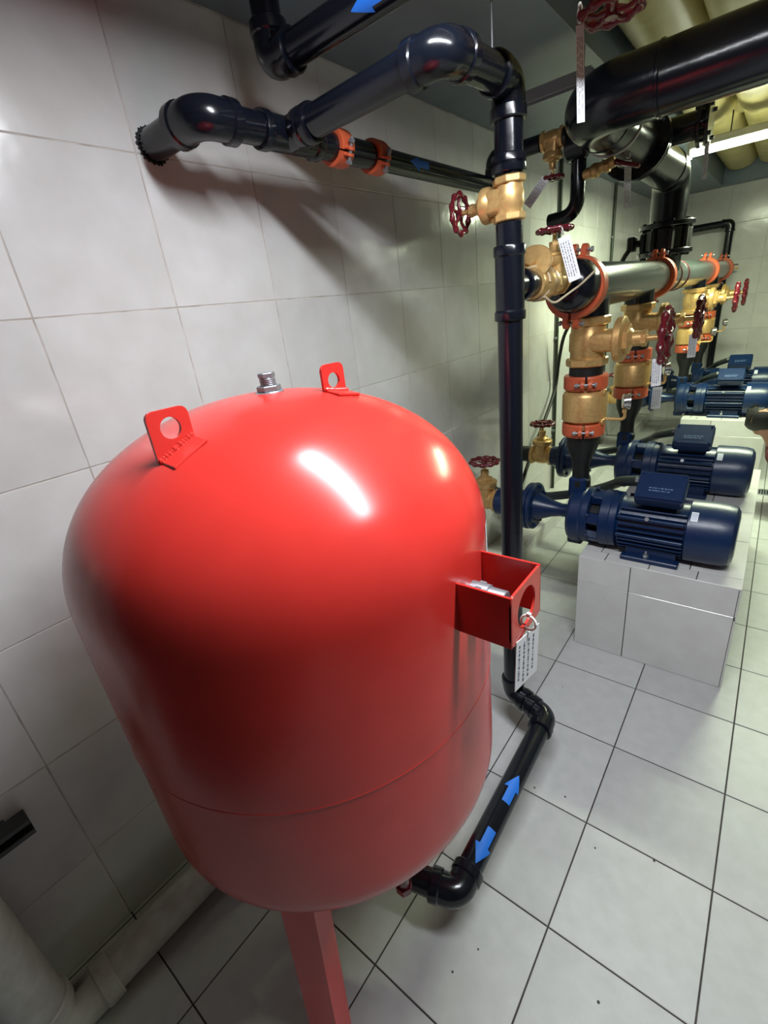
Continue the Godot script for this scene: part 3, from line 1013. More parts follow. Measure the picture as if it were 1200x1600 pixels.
# ------------------------------------------------------------------ tank pipework
const PR := 0.0405
func build_tank_pipes() -> void:
	var V := Vector3(0.55, 0, -1.545)
	# low run: tank bottom -> near elbow -> along the floor -> far elbow -> riser
	var o := thing("tank_feed_pipe", "black pipe run from under the red tank up to the brass riser valve", "pipe")
	var y := 0.2
	var a := Vector3(TC.x + 0.02, 0.215, TC.z - 0.02)
	var n := Vector3(0.742, y, -0.694)
	var f := Vector3(0.724, y, -1.485)
	var b := Vector3(V.x, y + 0.01, V.z)
	var top := Vector3(V.x, 2.05, V.z)
	straight(o, a, n + (a - n).normalized() * 0.05, PR, M.black)
	elbow(o, a, n, f, 0.062, PR, M.black)
	straight(o, n + (f - n).normalized() * 0.05, f + (n - f).normalized() * 0.05, PR, M.black)
	elbow(o, n, f, b, 0.062, PR, M.black)
	straight(o, f + (b - f).normalized() * 0.05, b + (f - b).normalized() * 0.05, PR, M.black, "pipe", 24)
	elbow(o, f, b, top, 0.062, PR, M.black)
	straight(o, b + Vector3(0, 0.05, 0), Vector3(V.x, 1.80, V.z), PR, M.black)
	socket(o, Vector3(V.x, 1.80, V.z), Vector3(V.x, 2.015, V.z), PR, M.black, "tee")
	straight(o, Vector3(V.x, 2.0, V.z), Vector3(V.x, 2.075, V.z), PR, M.black)
	var dn := (n - f).normalized()
	tape_arrow(o, f + dn * 0.465, f + dn * 0.345, PR, Vector3(0.45, 0.85, 0.25), 0.062)
	tape_arrow(o, f + dn * 0.575, f + dn * 0.70, PR, Vector3(0.45, 0.85, 0.25), 0.062)
	# riser valve, stem to the wall
	gate_valve(PR, Transform3D(Basis(Vector3(0, 1, 0), Vector3(-1, -0.03, 0), Vector3(0, 0, 1)), Vector3(V.x, 2.135, V.z)), "brass gate valve on the tall black riser, wheel towards the wall", "brass gate valves on black pipes", 1.0)
	# upper run: riser -> over to the wall pipe
	var u := thing("overhead_branch_pipe", "black overhead pipe bending from the wall pipe down to the brass riser valve", "pipe")
	var yb := 2.385
	var e1 := Vector3(0.555, yb + 0.01, -1.195)
	var e2 := Vector3(V.x, yb + 0.03, V.z)
	var st := Vector3(0.005, yb, -1.21)
	straight(u, Vector3(V.x, 2.195, V.z), e2 - Vector3(0, 0.05, 0), PR, M.black)
	socket(u, Vector3(V.x, 2.20, V.z), Vector3(V.x, 2.245, V.z), PR, M.black)
	elbow(u, Vector3(V.x, 2, V.z), e2, e1, 0.07, PR, M.black)
	straight(u, e2 + (e1 - e2).normalized() * 0.05, e1 + (e2 - e1).normalized() * 0.05, PR, M.black)
	elbow(u, e2, e1, st, 0.075, PR, M.black)
	straight(u, e1 + (st - e1).normalized() * 0.06, st + (e1 - st).normalized() * 0.052, PR, M.black)
	socket(u, st + (e1 - st).normalized() * 0.052, st + (e1 - st).normalized() * 0.115, PR, M.black)
	# wall run
	var w := thing("wall_pipe", "black pipe leaving the tiled wall through an elbow towards the coupled joint", "pipe")
	var wl := Vector3(WX, yb + 0.005, -0.915)
	var e0 := Vector3(0.0, yb, -0.915)
	var en := Vector3(0.003, yb, -1.415)
	straight(w, Vector3(WX - 0.02, yb, -0.915), e0 + Vector3(-0.06, 0, 0), PR, M.black)
	elbow(w, wl, e0, en, 0.085, PR * 1.05, M.black)
	straight(w, e0 + Vector3(0, 0, -0.07), Vector3(0.003, yb, -1.11), PR, M.black)
	socket(w, Vector3(0.003, yb, -1.10), Vector3(0.003, yb, -1.33), PR, M.black, "tee")
	var s := new_st()
	cyl(s, Vector3(0.003, yb, -1.21), Vector3(0.06, yb, -1.21), PR * 1.12, 24)
	part("tee_branch", s, M.black, w)
	straight(w, Vector3(0.003, yb, -1.33), en, PR * 1.0, M.black)
	s = new_st()
	ring(s, along(Vector3(WX - 0.004, yb, -0.915), Vector3(1, 0, 0)), PR * 0.9, PR * 1.12, 0, 0.006, 24)
	for k in 23:
		var an := TAU * k / 23 + rng.randf_range(-0.06, 0.06)
		ball(s, Vector3(WX + 0.002, yb + sin(an) * PR * 1.12, -0.915 + cos(an) * PR * 1.12), rng.randf_range(0.002, 0.0052), 7)
	part("sealant", s, M.black_dull, w)
	var cx := Transform3D(Basis(Vector3(0.924, -0.383, 0), Vector3(0, 0, -1), Vector3(0.383, 0.924, 0)), Vector3(0.003, yb, -1.425))
	coupling(PR, cx, "orange coupling on the wall pipe, nearer to the wall elbow", "orange couplings on the wall pipe")
	coupling(PR * 0.98, Transform3D(cx.basis, Vector3(0.002, yb, -1.625)), "orange coupling on the wall pipe, farther from the wall elbow", "orange couplings on the wall pipe")
	var m := thing("wall_spool_pipe", "short black pipe between the two orange couplings", "pipe")
	straight(m, Vector3(0.003, yb, -1.43), Vector3(0.002, yb, -1.62), PR, M.black)
	# thinner run on to its far elbow and across to the big pipe
	var t := thing("bypass_pipe", "thin black bypass pipe with a blue arrow running on along the wall", "pipe")
	var z2 := -2.60
	straight(t, Vector3(0.002, yb, -1.63), Vector3(0.0, yb, z2 + 0.06), 0.037, M.black)
	elbow(t, Vector3(0, yb, -1.6), Vector3(0, yb, z2), Vector3(0, yb + 1, z2), 0.06, 0.037, M.black)
	elbow(t, Vector3(0, yb, z2), Vector3(0, yb + 0.12, z2), Vector3(1, yb + 0.12, z2), 0.06, 0.037, M.black)
	straight(t, Vector3(0.05, yb + 0.12, z2), Vector3(0.235, yb + 0.12, z2), 0.037, M.black)
	tape_arrow(t, Vector3(0.001, yb, -1.93), Vector3(0.001, yb, -1.80), 0.037, Vector3(0.9, 0.05, 0.35), 0.05)
	gate_valve(0.036, Transform3D(Basis(Vector3(1, 0, 0), Vector3(0, -1, 0), Vector3(0, 0, -1)), Vector3(0.292, yb + 0.12, z2)), "small brass bypass valve hanging upside down under the grey beam", "brass gate valves on black pipes", 1.0)
	var t2 := thing("bypass_end_pipe", "black end piece joining the brass bypass valve to the big pipe", "pipe")
	straight(t2, Vector3(0.345, yb + 0.12, z2), Vector3(0.40, yb + 0.12, z2), 0.037, M.black)
	s = new_st()
	disc(s, along(Vector3(0.36, yb + 0.075, z2), Vector3(1, 0, 0)), 0.062, 0, 0.085, 28, 0.006)
	part("reducer", s, M.black, t2)
	# the pipe above
	var q := thing("ceiling_drop_pipe", "black pipe dropping from the grey beam and turning right at the top edge", "pipe")
	var c := Vector3(0.0, 2.555, -1.205)
	straight(q, Vector3(0.0, SOF + 0.02, -1.205), c + Vector3(0, 0.05, 0), PR, M.black)
	elbow(q, c + Vector3(0, 1, 0), c, c + Vector3(1, 0, 0), 0.066, PR * 1.03, M.black)
	straight(q, c + Vector3(0.06, 0, 0), Vector3(XR, 2.555, -1.205), PR, M.black)
	tape_arrow(q, c + Vector3(0.44, 0, 0), c + Vector3(0.325, 0, 0), PR, Vector3(0, -0.5, 0.86), 0.05)
	# hanger rod and strut
	var h := thing("hanger_rod", "thin threaded rod holding the black elbow under the grey beam", "rod")
	s = new_st()
	cyl(s, Vector3(0.44, 2.44, -1.68), Vector3(0.44, SOF, -1.68), 0.004, 8)
	part("rod", s, M.zinc, h)
	s = new_st()
	hexa(s, T(0.44, 0, -1.68), 0.009, 2.44, 2.452)
	part("nut", s, M.zinc, h)
	h.visible = true
	var k2 := thing("strut_channel", "grey steel strut channel fixed under the grey beam", "channel")
	s = new_st()
	box(s, T(0.27, 2.685, -2.52), Vector3(0.42, 0.004, 0.05), 0.001)
	box(s, T(0.27, 2.664, -2.497), Vector3(0.42, 0.042, 0.004), 0.001)
	box(s, T(0.27, 2.664, -2.543), Vector3(0.42, 0.042, 0.004), 0.001)
	part("channel", s, M.fixture_grey, k2)
	for x in [0.10, 0.44]:
		s = new_st()
		cyl(s, Vector3(x, 2.68, -2.52), Vector3(x, SOF, -2.52), 0.005, 8)
		hexa(s, T(x, 0, -2.52), 0.01, 2.688, 2.698)
		part("rod", s, M.zinc, k2)

func build_tee_branch() -> void:
	# from the riser's tee away to the cap of the header: check valve, then a gate valve
	var y := 1.902
	var o := thing("header_link_pipe", "short black pipe linking the riser tee to the brass check valve", "pipe")
	straight(o, Vector3(0.55, y, -1.55), Vector3(0.548, y, -1.72), PR, M.black)
	var s := new_st()
	ring(s, along(Vector3(0.549, y, -1.625), Vector3(0, 0, -1)), PR * 0.9, PR * 1.24, 0, 0.034, 24, 0.004)
	part("collar", s, M.black, o)
	var c := thing("swing_check_valve", "brass swing check valve with a round slanted cap beside the riser", "valve", T(0.548, y, -1.79))
	s = new_st()
	lathe(s, along(Vector3(0, 0, 0.07), Vector3(0, 0, -1)), [Vector2(0, 0), Vector2(0.05, 0), Vector2(0.05, 0.035), Vector2(0.06, 0.05), Vector2(0.06, 0.10), Vector2(0.05, 0.115), Vector2(0.05, 0.15), Vector2(0, 0.15)], 24, 50)
	cyl(s, Vector3(-0.005, 0, 0), Vector3(-0.012, 0.06, 0.03), 0.045, 24)
	part("body", s, M.brass, c)
	s = new_st()
	var cap := along(Vector3(-0.012, 0.058, 0.026), Vector3(0.12, 0.55, 0.82))
	disc(s, cap, 0.068, 0, 0.02, 28, 0.005)
	hexa(s, cap, 0.02, 0.02, 0.034)
	part("cap", s, M.brass, c)
	gate_valve(0.042, Transform3D(Basis(Vector3(0, 0, -1), Vector3(0, 1, 0), Vector3(1, 0, 0)), Vector3(0.545, y, -1.945)), "brass gate valve with upright maroon wheel before the header cap", "brass gate valves on black pipes", 1.0)
	var l := thing("header_cap_pipe", "black reducer between brass gate valve and the end of the header", "pipe")
	straight(l, Vector3(0.545, y, -1.98), Vector3(0.540, y - 0.01, -2.16), PR, M.black)
	s = new_st()
	lathe(s, along(Vector3(0.542, y - 0.02, -2.10), Vector3(-0.02, 0, -1)), [Vector2(0.04, 0), Vector2(0.055, 0.0), Vector2(0.09, 0.03), Vector2(0.100, 0.06), Vector2(0.103, 0.128), Vector2(0, 0.128)], 36, 60)
	part("reducer", s, M.black, l)
	var cd := thing("cord", "pale cord wound around the pipe at the brass swing check valve", "cord")
	s = new_st()
	var cp := []
	for k in 41:
		var an := TAU * k / 20.0
		cp.append(Vector3(0.548 + cos(an) * 0.054, y + sin(an) * 0.054, -1.735 - 0.03 * k / 40.0 - 0.02 * cos(an)))
	tube(s, cp, 0.004, 6)
	tube(s, rounded([Vector3(0.585, y - 0.045, -1.75), Vector3(0.60, y - 0.075, -1.80), Vector3(0.64, y - 0.02, -1.97), Vector3(0.66, y + 0.02, -2.06)], 0.03, 5), 0.0042, 6)
	part("cord_loop", s, M.cord, cd)
	var hanger := hang_tag(Vector3(0.590, 2.055, -1.900), Vector3(0.30, -1, -0.05), 0.165, 0.042, Vector3(0.45, 0.15, 0.9), "white printed tag hanging from the upright wheel beside the header cap", M.tag[1], 0.012)
	hanger.name = hanger.name

# ------------------------------------------------------------------ header and big pipe
func hx(z: float) -> float:
	return 0.53 + 0.0112 * (-2.47 - z)

func build_header(zs: Array) -> void:
	var y := 1.872
	var R := 0.100
	var o := thing("header_pipe", "long grey header pipe running away above the pumps", "pipe")
	var a := Vector3(hx(-2.25), y, -2.25)
	var b := Vector3(hx(-7.45), y, -7.45)
	straight(o, a, b, R, M.steel_grey, "pipe", 40)
	for z in zs:
		var s := new_st()
		cyl(s, Vector3(hx(z), 1.742, z), Vector3(hx(z), y - 0.02, z), 0.083, 32)
		part("branch", s, M.black, o)
	for z in [-4.45, -4.15]:
		var s := new_st()
		ring(s, along(Vector3(hx(z), y, z), Vector3(0, 0, -1)), 0.09, 0.106, 0, 0.012, 36, 0.004)
		part("weld_ring", s, M.maroon, o)
	var d := (b - a).normalized()
	for e in [[-2.262, "near capped end of the header"], [-3.80, "header before the big riser tee"], [-6.05, "header over the two far pumps"], [-7.36, "far end of the header"]]:
		var z: float = e[0]
		coupling(R, Transform3D(Basis(Vector3(0.08, 1, 0).normalized(), d, Vector3(0.08, 1, 0).normalized().cross(d)).orthonormalized(), Vector3(hx(z), y, z)), "orange coupling with lugs above and below, " + e[1], "orange couplings on the header")
	# drain cock at the far end
	var k := thing("drain_cock", "small brass cock at the far end of the header", "valve", T(hx(-7.45), y, -7.45))
	var s := new_st()
	cyl(s, Vector3(0.02, 0, 0), Vector3(0.02, 0, -0.10), 0.022, 16)
	hexa(s, along(Vector3(0.02, 0, -0.09), Vector3(0.6, 0, -1)), 0.03, 0, 0.05)
	cyl(s, Vector3(0.05, 0, -0.12), Vector3(0.15, 0.0, -0.14), 0.012, 12)
	part("body", s, M.brass, k)
	s = new_st()
	box(s, T(0.10, 0.035, -0.13), Vector3(0.10, 0.012, 0.02), 0.003)
	cyl(s, Vector3(0.07, 0, -0.125), Vector3(0.07, 0.035, -0.125), 0.008, 10)
	part("lever", s, M.maroon, k)
	# pipe loop by the far wall
	var lp := thing("far_loop_pipe", "black pipe bent at a right angle in front of the far tiled wall", "pipe")
	var c := Vector3(0.60, 2.36, -7.55)
	straight(lp, Vector3(0.05, 2.36, -7.55), c - Vector3(0.06, 0, 0), 0.04, M.black)
	elbow(lp, c - Vector3(1, 0, 0), c, c - Vector3(0, 1, 0), 0.07, 0.04, M.black)
	straight(lp, c - Vector3(0, 0.06, 0), Vector3(0.60, 1.95, -7.55), 0.04, M.black)
	straight(lp, Vector3(0.60, 1.95, -7.55), Vector3(0.60, 0.0, -7.62), 0.04, M.black)

func build_big_pipe() -> void:
	var R := 0.105
	var y := 2.492
	var xa := 0.535
	var zr := -4.02
	var zn := -2.26
	var o := thing("discharge_main", "very large black pipe crossing overhead and turning down to the header", "pipe")
	var near := Vector3(xa, y, zn)
	var far := Vector3(hx(zr), y - 0.02, zr)
	var s := new_st()
	tube(s, rounded([near + Vector3(0.26, 0, 0), near, near + Vector3(0, 0, -0.26)], 0.24, 14), R * 1.015, 40)
	part("elbow", s, M.black, o)
	straight(o, near + Vector3(0.255, 0, 0), Vector3(XR - 0.006, y + 0.01, zn), R, M.black, "pipe", 40)
	straight(o, near + Vector3(0, 0, -0.255), far + Vector3(0, 0, 0.22), R, M.black, "pipe", 40)
	s = new_st()
	tube(s, rounded([far + Vector3(0, 0, 0.23), far, far + Vector3(0, -0.23, 0)], 0.22, 14), R * 1.02, 40)
	part("elbow", s, M.black, o)
	for q in [[near + Vector3(0.255, 0, 0), Vector3(1, 0, 0)], [near + Vector3(0, 0, -0.255), Vector3(0, 0, -1)], [far + Vector3(0, 0, 0.225), Vector3(0, 0, 1)]]:
		s = new_st()
		ring(s, along(q[0], q[1]), R * 0.95, R * 1.045, -0.008, 0.008, 40, 0.004)
		part("weld_bead", s, M.black, o)
	straight(o, far + Vector3(0, -0.22, 0), Vector3(far.x, 2.20, zr), R, M.black, "pipe", 40)
	s = new_st()
	flange(s, T(far.x, 0, zr), 0.165, 2.165, 2.195, 8, 0.014)
	part("flange", s, M.black, o)
	# raised flanged pair on the overhead run
	s = new_st()
	flange(s, along(Vector3(xa, y, -3.05), Vector3(0, 0, -1)), 0.155, 0, 0.03, 8, 0.014)
	flange(s, along(Vector3(xa, y, -3.05), Vector3(0, 0, -1)), 0.155, 0.035, 0.065, 8, 0.014)
	part("flange", s, M.black, o)
	# side stub with a blind flange
	s = new_st()
	cyl(s, Vector3(xa + 0.05, 2.545, -3.3), Vector3(0.80, 2.545, -3.3), 0.062, 28)
	part("side_stub", s, M.black, o)
	s = new_st()
	flange(s, along(Vector3(0.765, 2.545, -3.3), Vector3(1, 0, 0)), 0.10, 0, 0.018, 4, 0.01)
	flange(s, along(Vector3(0.80, 2.545, -3.3), Vector3(1, 0, 0)), 0.10, 0, 0.018, 4, 0.01)
	part("stub_flange", s, M.black, o)
	# butterfly valve between the flanges above the header
	var v := thing("butterfly_valve", "black flanged butterfly valve above the header tee", "valve", T(far.x, 2.10, zr))
	s = new_st()
	disc(s, T(0, 0, 0), 0.125, -0.065, 0.065, 36, 0.006)
	for k in 8:
		var an := TAU * (k + 0.5) / 8
		hexa(s, T(cos(an) * 0.135, 0, sin(an) * 0.135), 0.02, -0.10, 0.05)
	part("body", s, M.black_dull, v)
	s = new_st()
	cyl(s, Vector3(-0.1, 0, 0), Vector3(-0.21, 0, 0.02), 0.022, 14)
	box(s, T(-0.2, 0.0, 0.02), Vector3(0.05, 0.09, 0.09), 0.008)
	part("gearbox", s, M.black_dull, v)
	s = new_st()
	tube(s, rounded([Vector3(-0.2, -0.02, 0.05), Vector3(-0.24, -0.08, 0.06), Vector3(-0.29, -0.22, 0.03)], 0.03), 0.016, 10)
	part("lever", s, M.black_dull, v)
	var w := thing("header_tee_pipe", "grey flanged tee rising from the header to the butterfly valve", "pipe", T(far.x, 0, zr))
	s = new_st()
	cyl(s, Vector3(0, 1.90, 0), Vector3(0, 2.02, 0), R, 36)
	part("neck", s, M.steel_grey, w)
	s = new_st()
	flange(s, T(0, 0, 0), 0.165, 2.003, 2.033, 8, 0.014)
	part("flange", s, M.black, w)
	# cable tie round the overhead run
	var ct := thing("cable_tie", "pale cable tie looped round the big black overhead pipe", "cable tie")
	s = new_st()
	var pts := []
	for k in 41:
		var an := TAU * k / 40
		pts.append(Vector3(xa + cos(an) * (R + 0.003), y + sin(an) * (R + 0.003), -2.66 - 0.05 * sin(an + 0.6)))
	tube(s, pts, 0.006, 8, false)
	part("strap", s, M.plastic, ct)
	hang_tag(Vector3(xa + 0.05, 2.385, -2.74), Vector3(0.05, -1, 0), 0.20, 0.036, Vector3(0.8, 0.1, 0.6), "long pale tag hanging under the big black overhead pipe", M.tag[2], 0.012)
	hang_tag(Vector3(0.815, 2.47, -3.27), Vector3(0.05, -1, 0), 0.17, 0.02, Vector3(0.3, 0, 1), "narrow white tag hanging from the stub flange of the big pipe", M.tag[3], 0.01)
	# small valve and pipe hung above the big pipe, wheel pointing down
	var g := Transform3D(Basis(Vector3(1, 0, 0), Vector3(0, -1, 0), Vector3(0, 0, -1)), Vector3(0.79, 2.705, -1.62))
	gate_valve(0.052, g, "brass valve with downward maroon wheel at the top edge above the big pipe", "brass gate valves on black pipes", 1.0)
	var sp := thing("upper_service_pipe", "black service pipe carrying the downward maroon wheel valve", "pipe")
	straight(sp, Vector3(0.45, 2.705, -1.62), Vector3(0.72, 2.705, -1.62), 0.05, M.black)
	straight(sp, Vector3(0.86, 2.705, -1.62), Vector3(XR, 2.705, -1.62), 0.05, M.black)
	hang_tag(Vector3(0.725, 2.490, -1.585), Vector3(0.06, -1, 0), 0.215, 0.020, Vector3(0.6, -0.1, 0.8), "long narrow white tag hanging from the downward maroon wheel", M.tag[3], 0.016)
	hang_tag(Vector3(0.285, 2.365, -2.56), Vector3(-0.62, -0.75, 0.2), 0.14, 0.04, Vector3(0.5, -0.1, 0.85), "white and blue printed tag slanting from the upside down bypass valve", M.tag[0], 0.012)
	# little drain pipe and cock under the bypass
	var dp := thing("small_drain_pipe", "small black hooked pipe below the bypass end piece", "pipe")
	s = new_st()
	tube(s, rounded([Vector3(0.405, 2.47, -2.62), Vector3(0.405, 2.19, -2.62), Vector3(0.27, 2.185, -2.64)], 0.09), 0.033, 20)
	part("pipe", s, M.black, dp)
	var dv := thing("ball_valve", "small brass ball valve with dark red lever under the big pipe", "valve", T(0.47, 2.335, -2.62))
	s = new_st()
	cyl(s, Vector3(-0.06, 0, 0), Vector3(0.09, 0.025, 0), 0.022, 16)
	ball(s, Vector3(0.01, 0.01, 0), 0.03, 14)
	hexa(s, along(Vector3(0.05, 0.015, 0), Vector3(1, 0.1, 0)), 0.028, 0, 0.02)
	part("body", s, M.brass, dv)
	s = new_st()
	box(s, Transform3D(Basis(Vector3(0, 0, 1), -0.35), Vector3(0.15, -0.0, 0)), Vector3(0.09, 0.016, 0.028), 0.005)
	cyl(s, Vector3(0.09, 0.025, 0), Vector3(0.12, 0.01, 0), 0.012, 10)
	part("lever", s, M.maroon, dv)

# ------------------------------------------------------------------ smaller things
func build_wall_bits() -> void:
	var o := thing("drain_pipe", "white plastic drain pipe along the foot of the wall with its upright", "pipe")
	var c := Vector3(-0.078, 0.072, 0.212)
	var r := 0.060
	straight(o, Vector3(c.x, c.y, -1.93), c + Vector3(0, 0, -0.08), r, M.pvc, "pipe", 32)
	straight(o, c + Vector3(0, 0.10, 0.0), Vector3(c.x, 1.55, c.z), r * 1.1, M.pvc, "upright_pipe", 32)
	var s := new_st()
	tube(s, rounded([c + Vector3(0, 0, -0.145), c, c + Vector3(0, 0.125, 0)], 0.10, 12), r * 1.14, 32)
	ring(s, along(c + Vector3(0, 0, -0.165), Vector3(0, 0, 1)), r * 0.95, r * 1.22, 0, 0.05, 32, 0.004)
	ring(s, along(c + Vector3(0, 0.085, 0), Vector3(0, 1, 0)), r * 0.95, r * 1.25, 0, 0.05, 32, 0.004)
	part("elbow", s, M.pvc, o)
	s = new_st()
	tube(s, rounded([Vector3(c.x, 1.54, c.z), Vector3(c.x, 1.64, c.z), Vector3(WX + 0.002, 1.64, c.z)], 0.09, 10), r * 1.14, 32)
	part("elbow", s, M.pvc, o)
	var b := thing("pipe_bracket", "dark steel channel bracket on the wall by the white upright pipe", "bracket", T(0, 0, 0))
	s = new_st()
	box(s, T(-0.205, 0.690, 0.30), Vector3(0.055, 0.005, 0.54), 0.001)
	box(s, T(-0.205, 0.640, 0.30), Vector3(0.055, 0.005, 0.54), 0.001)
	box(s, T(-0.230, 0.665, 0.30), Vector3(0.005, 0.05, 0.54), 0.001)
	box(s, T(-0.180, 0.683, 0.30), Vector3(0.004, 0.012, 0.54), 0.001)
	box(s, T(-0.180, 0.647, 0.30), Vector3(0.004, 0.012, 0.54), 0.001)
	for z in [0.1, 0.5]:
		box(s, T(-0.240, 0.665, z), Vector3(0.018, 0.05, 0.05), 0.001)
	part("channel", s, M.dark_metal, b)
	s = new_st()
	ring(s, T(c.x, 0, c.z), 0.0665, 0.070, 0.65, 0.68, 28, 0.001)
	box(s, T(-0.165, 0.665, c.z), Vector3(0.03, 0.03, 0.02), 0.002)
	part("clamp", s, M.dark_metal, b)
	for z in [-4.22, -5.76]:
		var k := thing("wall_conduit", "thin dark green conduit upright on the wall, " + ("nearer one behind the riser" if z > -5 else "farther one towards the corner"), "conduit", T(0, 0, 0), "thin wall conduits")
		s = new_st()
		cyl(s, Vector3(WX + 0.018, 0.13, z), Vector3(WX + 0.018, SOF, z), 0.014, 12)
		part("pipe", s, M.conduit, k)
		s = new_st()
		for y in [0.7, 1.5, 2.3]:
			box(s, T(WX + 0.010, y, z), Vector3(0.03, 0.02, 0.05), 0.003)
		part("saddle", s, M.zinc, k)
	# floor drain
	var d := thing("floor_drain", "small round grated drain in the floor right of the plinths", "drain", T(1.365, 0, -5.06))
	s = new_st()
	ring(s, T(0, 0, 0), 0.062, 0.078, 0.0, 0.004, 32, 0.001)
	part("rim", s, M.zinc, d)
	for k in 7:
		s = new_st()
		var xx := (k - 3) * 0.018
		box(s, T(xx, 0.002, 0), Vector3(0.008, 0.003, 2 * sqrt(0.0625 * 0.0625 - xx * xx)), 0.001)
		part("bar", s, M.zinc, d)
	s = new_st()
	disc(s, T(0, 0, 0), 0.062, 0.0002, 0.0008, 24, 0.0002)
	part("sump", s, M.hollow, d)
	# grit on the floor
	rng.seed = 5
	for g in [[0.775, -0.588], [0.813, -0.682], [0.754, -1.29], [0.869, -1.319], [1.021, -1.187], [1.147, -0.771], [0.663, -1.892], [1.198, -1.256]]:
		s = new_st()
		var rr := rng.randf_range(0.0025, 0.0045)
		lathe(s, T(0, 0, 0), [Vector2(0, 0), Vector2(rr, 0), Vector2(rr * 0.9, rr * 0.4), Vector2(rr * 0.4, rr * 0.6), Vector2(0, rr * 0.6)], 7)
		var gr := part(numbered("grit_crumb"), s, M.dark_metal, self)
		gr.position = Vector3(g[0], 0, g[1])
		gr.rotation.y = rng.randf() * 6
		tag(gr, "tiny dark crumb of grit on the pale floor tiles", "grit", "grit crumbs on the floor")

func build_cables(zs: Array) -> void:
	var wheres := ["of the pump nearest the tank", "of the second pump from the tank", "of the third pump from the tank", "of the farthest pump"]
	for i in 4:
		var z: float = zs[i]
		var x: float = 0.53 + [0.0, 0.005, 0.035, 0.04][i]
		var o := thing("motor_cable", "grey flexible cable hose at the junction box " + wheres[i], "cable", Transform3D(), "motor cable hoses")
		var s := new_st()
		var cv := Curve3D.new()
		cv.add_point(Vector3(x + 0.30, 0.965, z + 0.04), Vector3.ZERO, Vector3(-0.10, 0.0, 0))
		cv.add_point(Vector3(x + 0.06, 0.80, z - 0.22), Vector3(0.12, 0.06, 0.02), Vector3(-0.1, -0.06, -0.02))
		cv.add_point(Vector3(-0.10, 0.66, z - 0.28), Vector3(0.25, -0.04, 0), Vector3(-0.06, 0.01, 0))
		cv.add_point(Vector3(WX + 0.03, 0.75, z - 0.30), Vector3(0.02, -0.04, 0))
		var pts := []
		var n := 60
		for k in n + 1:
			pts.append(cv.sample_baked(cv.get_baked_length() * k / n, true))
		tube(s, pts, 0.027, 14)
		part("hose", s, M.hose, o)
		s = new_st()
		hexa(s, along(Vector3(x + 0.305, 0.965, z + 0.04), Vector3(-1, 0, 0)), 0.024, -0.01, 0.03)
		part("gland", s, M.dark_metal, o)
	var b := thing("lever_cable", "black cable slanting up the far wall beside the butterfly valve", "cable")
	var s := new_st()
	var cv := Curve3D.new()
	cv.add_point(Vector3(0.30, 1.98, -4.0), Vector3.ZERO, Vector3(-0.1, -0.1, 0))
	cv.add_point(Vector3(-0.12, 1.55, -4.1), Vector3(0.15, 0.25, 0), Vector3(-0.05, -0.1, 0))
	cv.add_point(Vector3(-0.20, 1.18, -4.16), Vector3(0.02, 0.1, 0), Vector3(0, -0.2, 0))
	cv.add_point(Vector3(-0.16, 0.14, -3.0), Vector3(0, 0.5, -0.3))
	var pts := []
	for k in 61:
		pts.append(cv.sample_baked(cv.get_baked_length() * k / 60, true))
	tube(s, pts, 0.014, 10)
	part("cable", s, M.black_dull, b)

func fixture(called_label: String, c: Vector3, L: float, glow: Material, lc: Color, energy: float, hang: float) -> void:
	var o := thing("tube_light", called_label, "light", Transform3D(Basis(), c), "fluorescent tube fittings")
	var s := new_st()
	box(s, T(0, 0.045, 0), Vector3(L, 0.05, 0.10), 0.006)
	part("housing", s, M.fixture, o)
	for e in [-1, 1]:
		s = new_st()
		box(s, T(e * (L / 2 - 0.012), 0.0, 0), Vector3(0.024, 0.05, 0.11), 0.004)
		part("tube_holder", s, M.fixture, o)
		s = new_st()
		cyl(s, Vector3(-L / 2 + 0.024, 0, e * 0.03), Vector3(L / 2 - 0.024, 0, e * 0.03), 0.014, 16)
		part("tube", s, glow, o)
		s = new_st()
		cyl(s, Vector3(e * L * 0.32, 0.07, 0), Vector3(e * L * 0.32, hang - c.y, 0), 0.004, 8)
		part("suspension_rod", s, M.dark_metal, o)
	var l := AreaLight3D.new()
	l.name = "tube_glow"
	l.area_size = Vector2(L - 0.05, 0.09)
	l.light_color = lc
	l.light_energy = energy
	l.area_range = 14.0
	l.area_attenuation = 2.0
	l.shadow_enabled = true
	o.add_child(l)
	l.transform = Transform3D(Basis(Vector3(1, 0, 0), -PI / 2), Vector3(0, -0.018, 0))

# ------------------------------------------------------------------ person at the right edge
var bones := []
func bone(a: Vector3, b: Vector3, ra: float, rb: float, c: Color) -> void:
	bones.append([a, b, ra, rb, c])

func field(p: Vector3) -> float:
	var acc := 0.0
	for q in bones:
		var a: Vector3 = q[0]
		var ab: Vector3 = q[1] - a
		var t := clampf((p - a).dot(ab) / maxf(ab.length_squared(), 1e-8), 0, 1)
		var d: float = (p - a - ab * t).length() - lerpf(q[2], q[3], t)
		if d < 0.12:
			acc += exp(-d * 60.0)
	return -log(maxf(acc, 1e-9)) / 60.0

func colour(p: Vector3) -> Color:
	var best := 9.0
	var c := Color.WHITE
	for q in bones:
		var a: Vector3 = q[0]
		var ab: Vector3 = q[1] - a
		var t := clampf((p - a).dot(ab) / maxf(ab.length_squared(), 1e-8), 0, 1)
		var d: float = (p - a - ab * t).length() - lerpf(q[2], q[3], t)
		if d < best:
			best = d
			c = q[4]
	return c

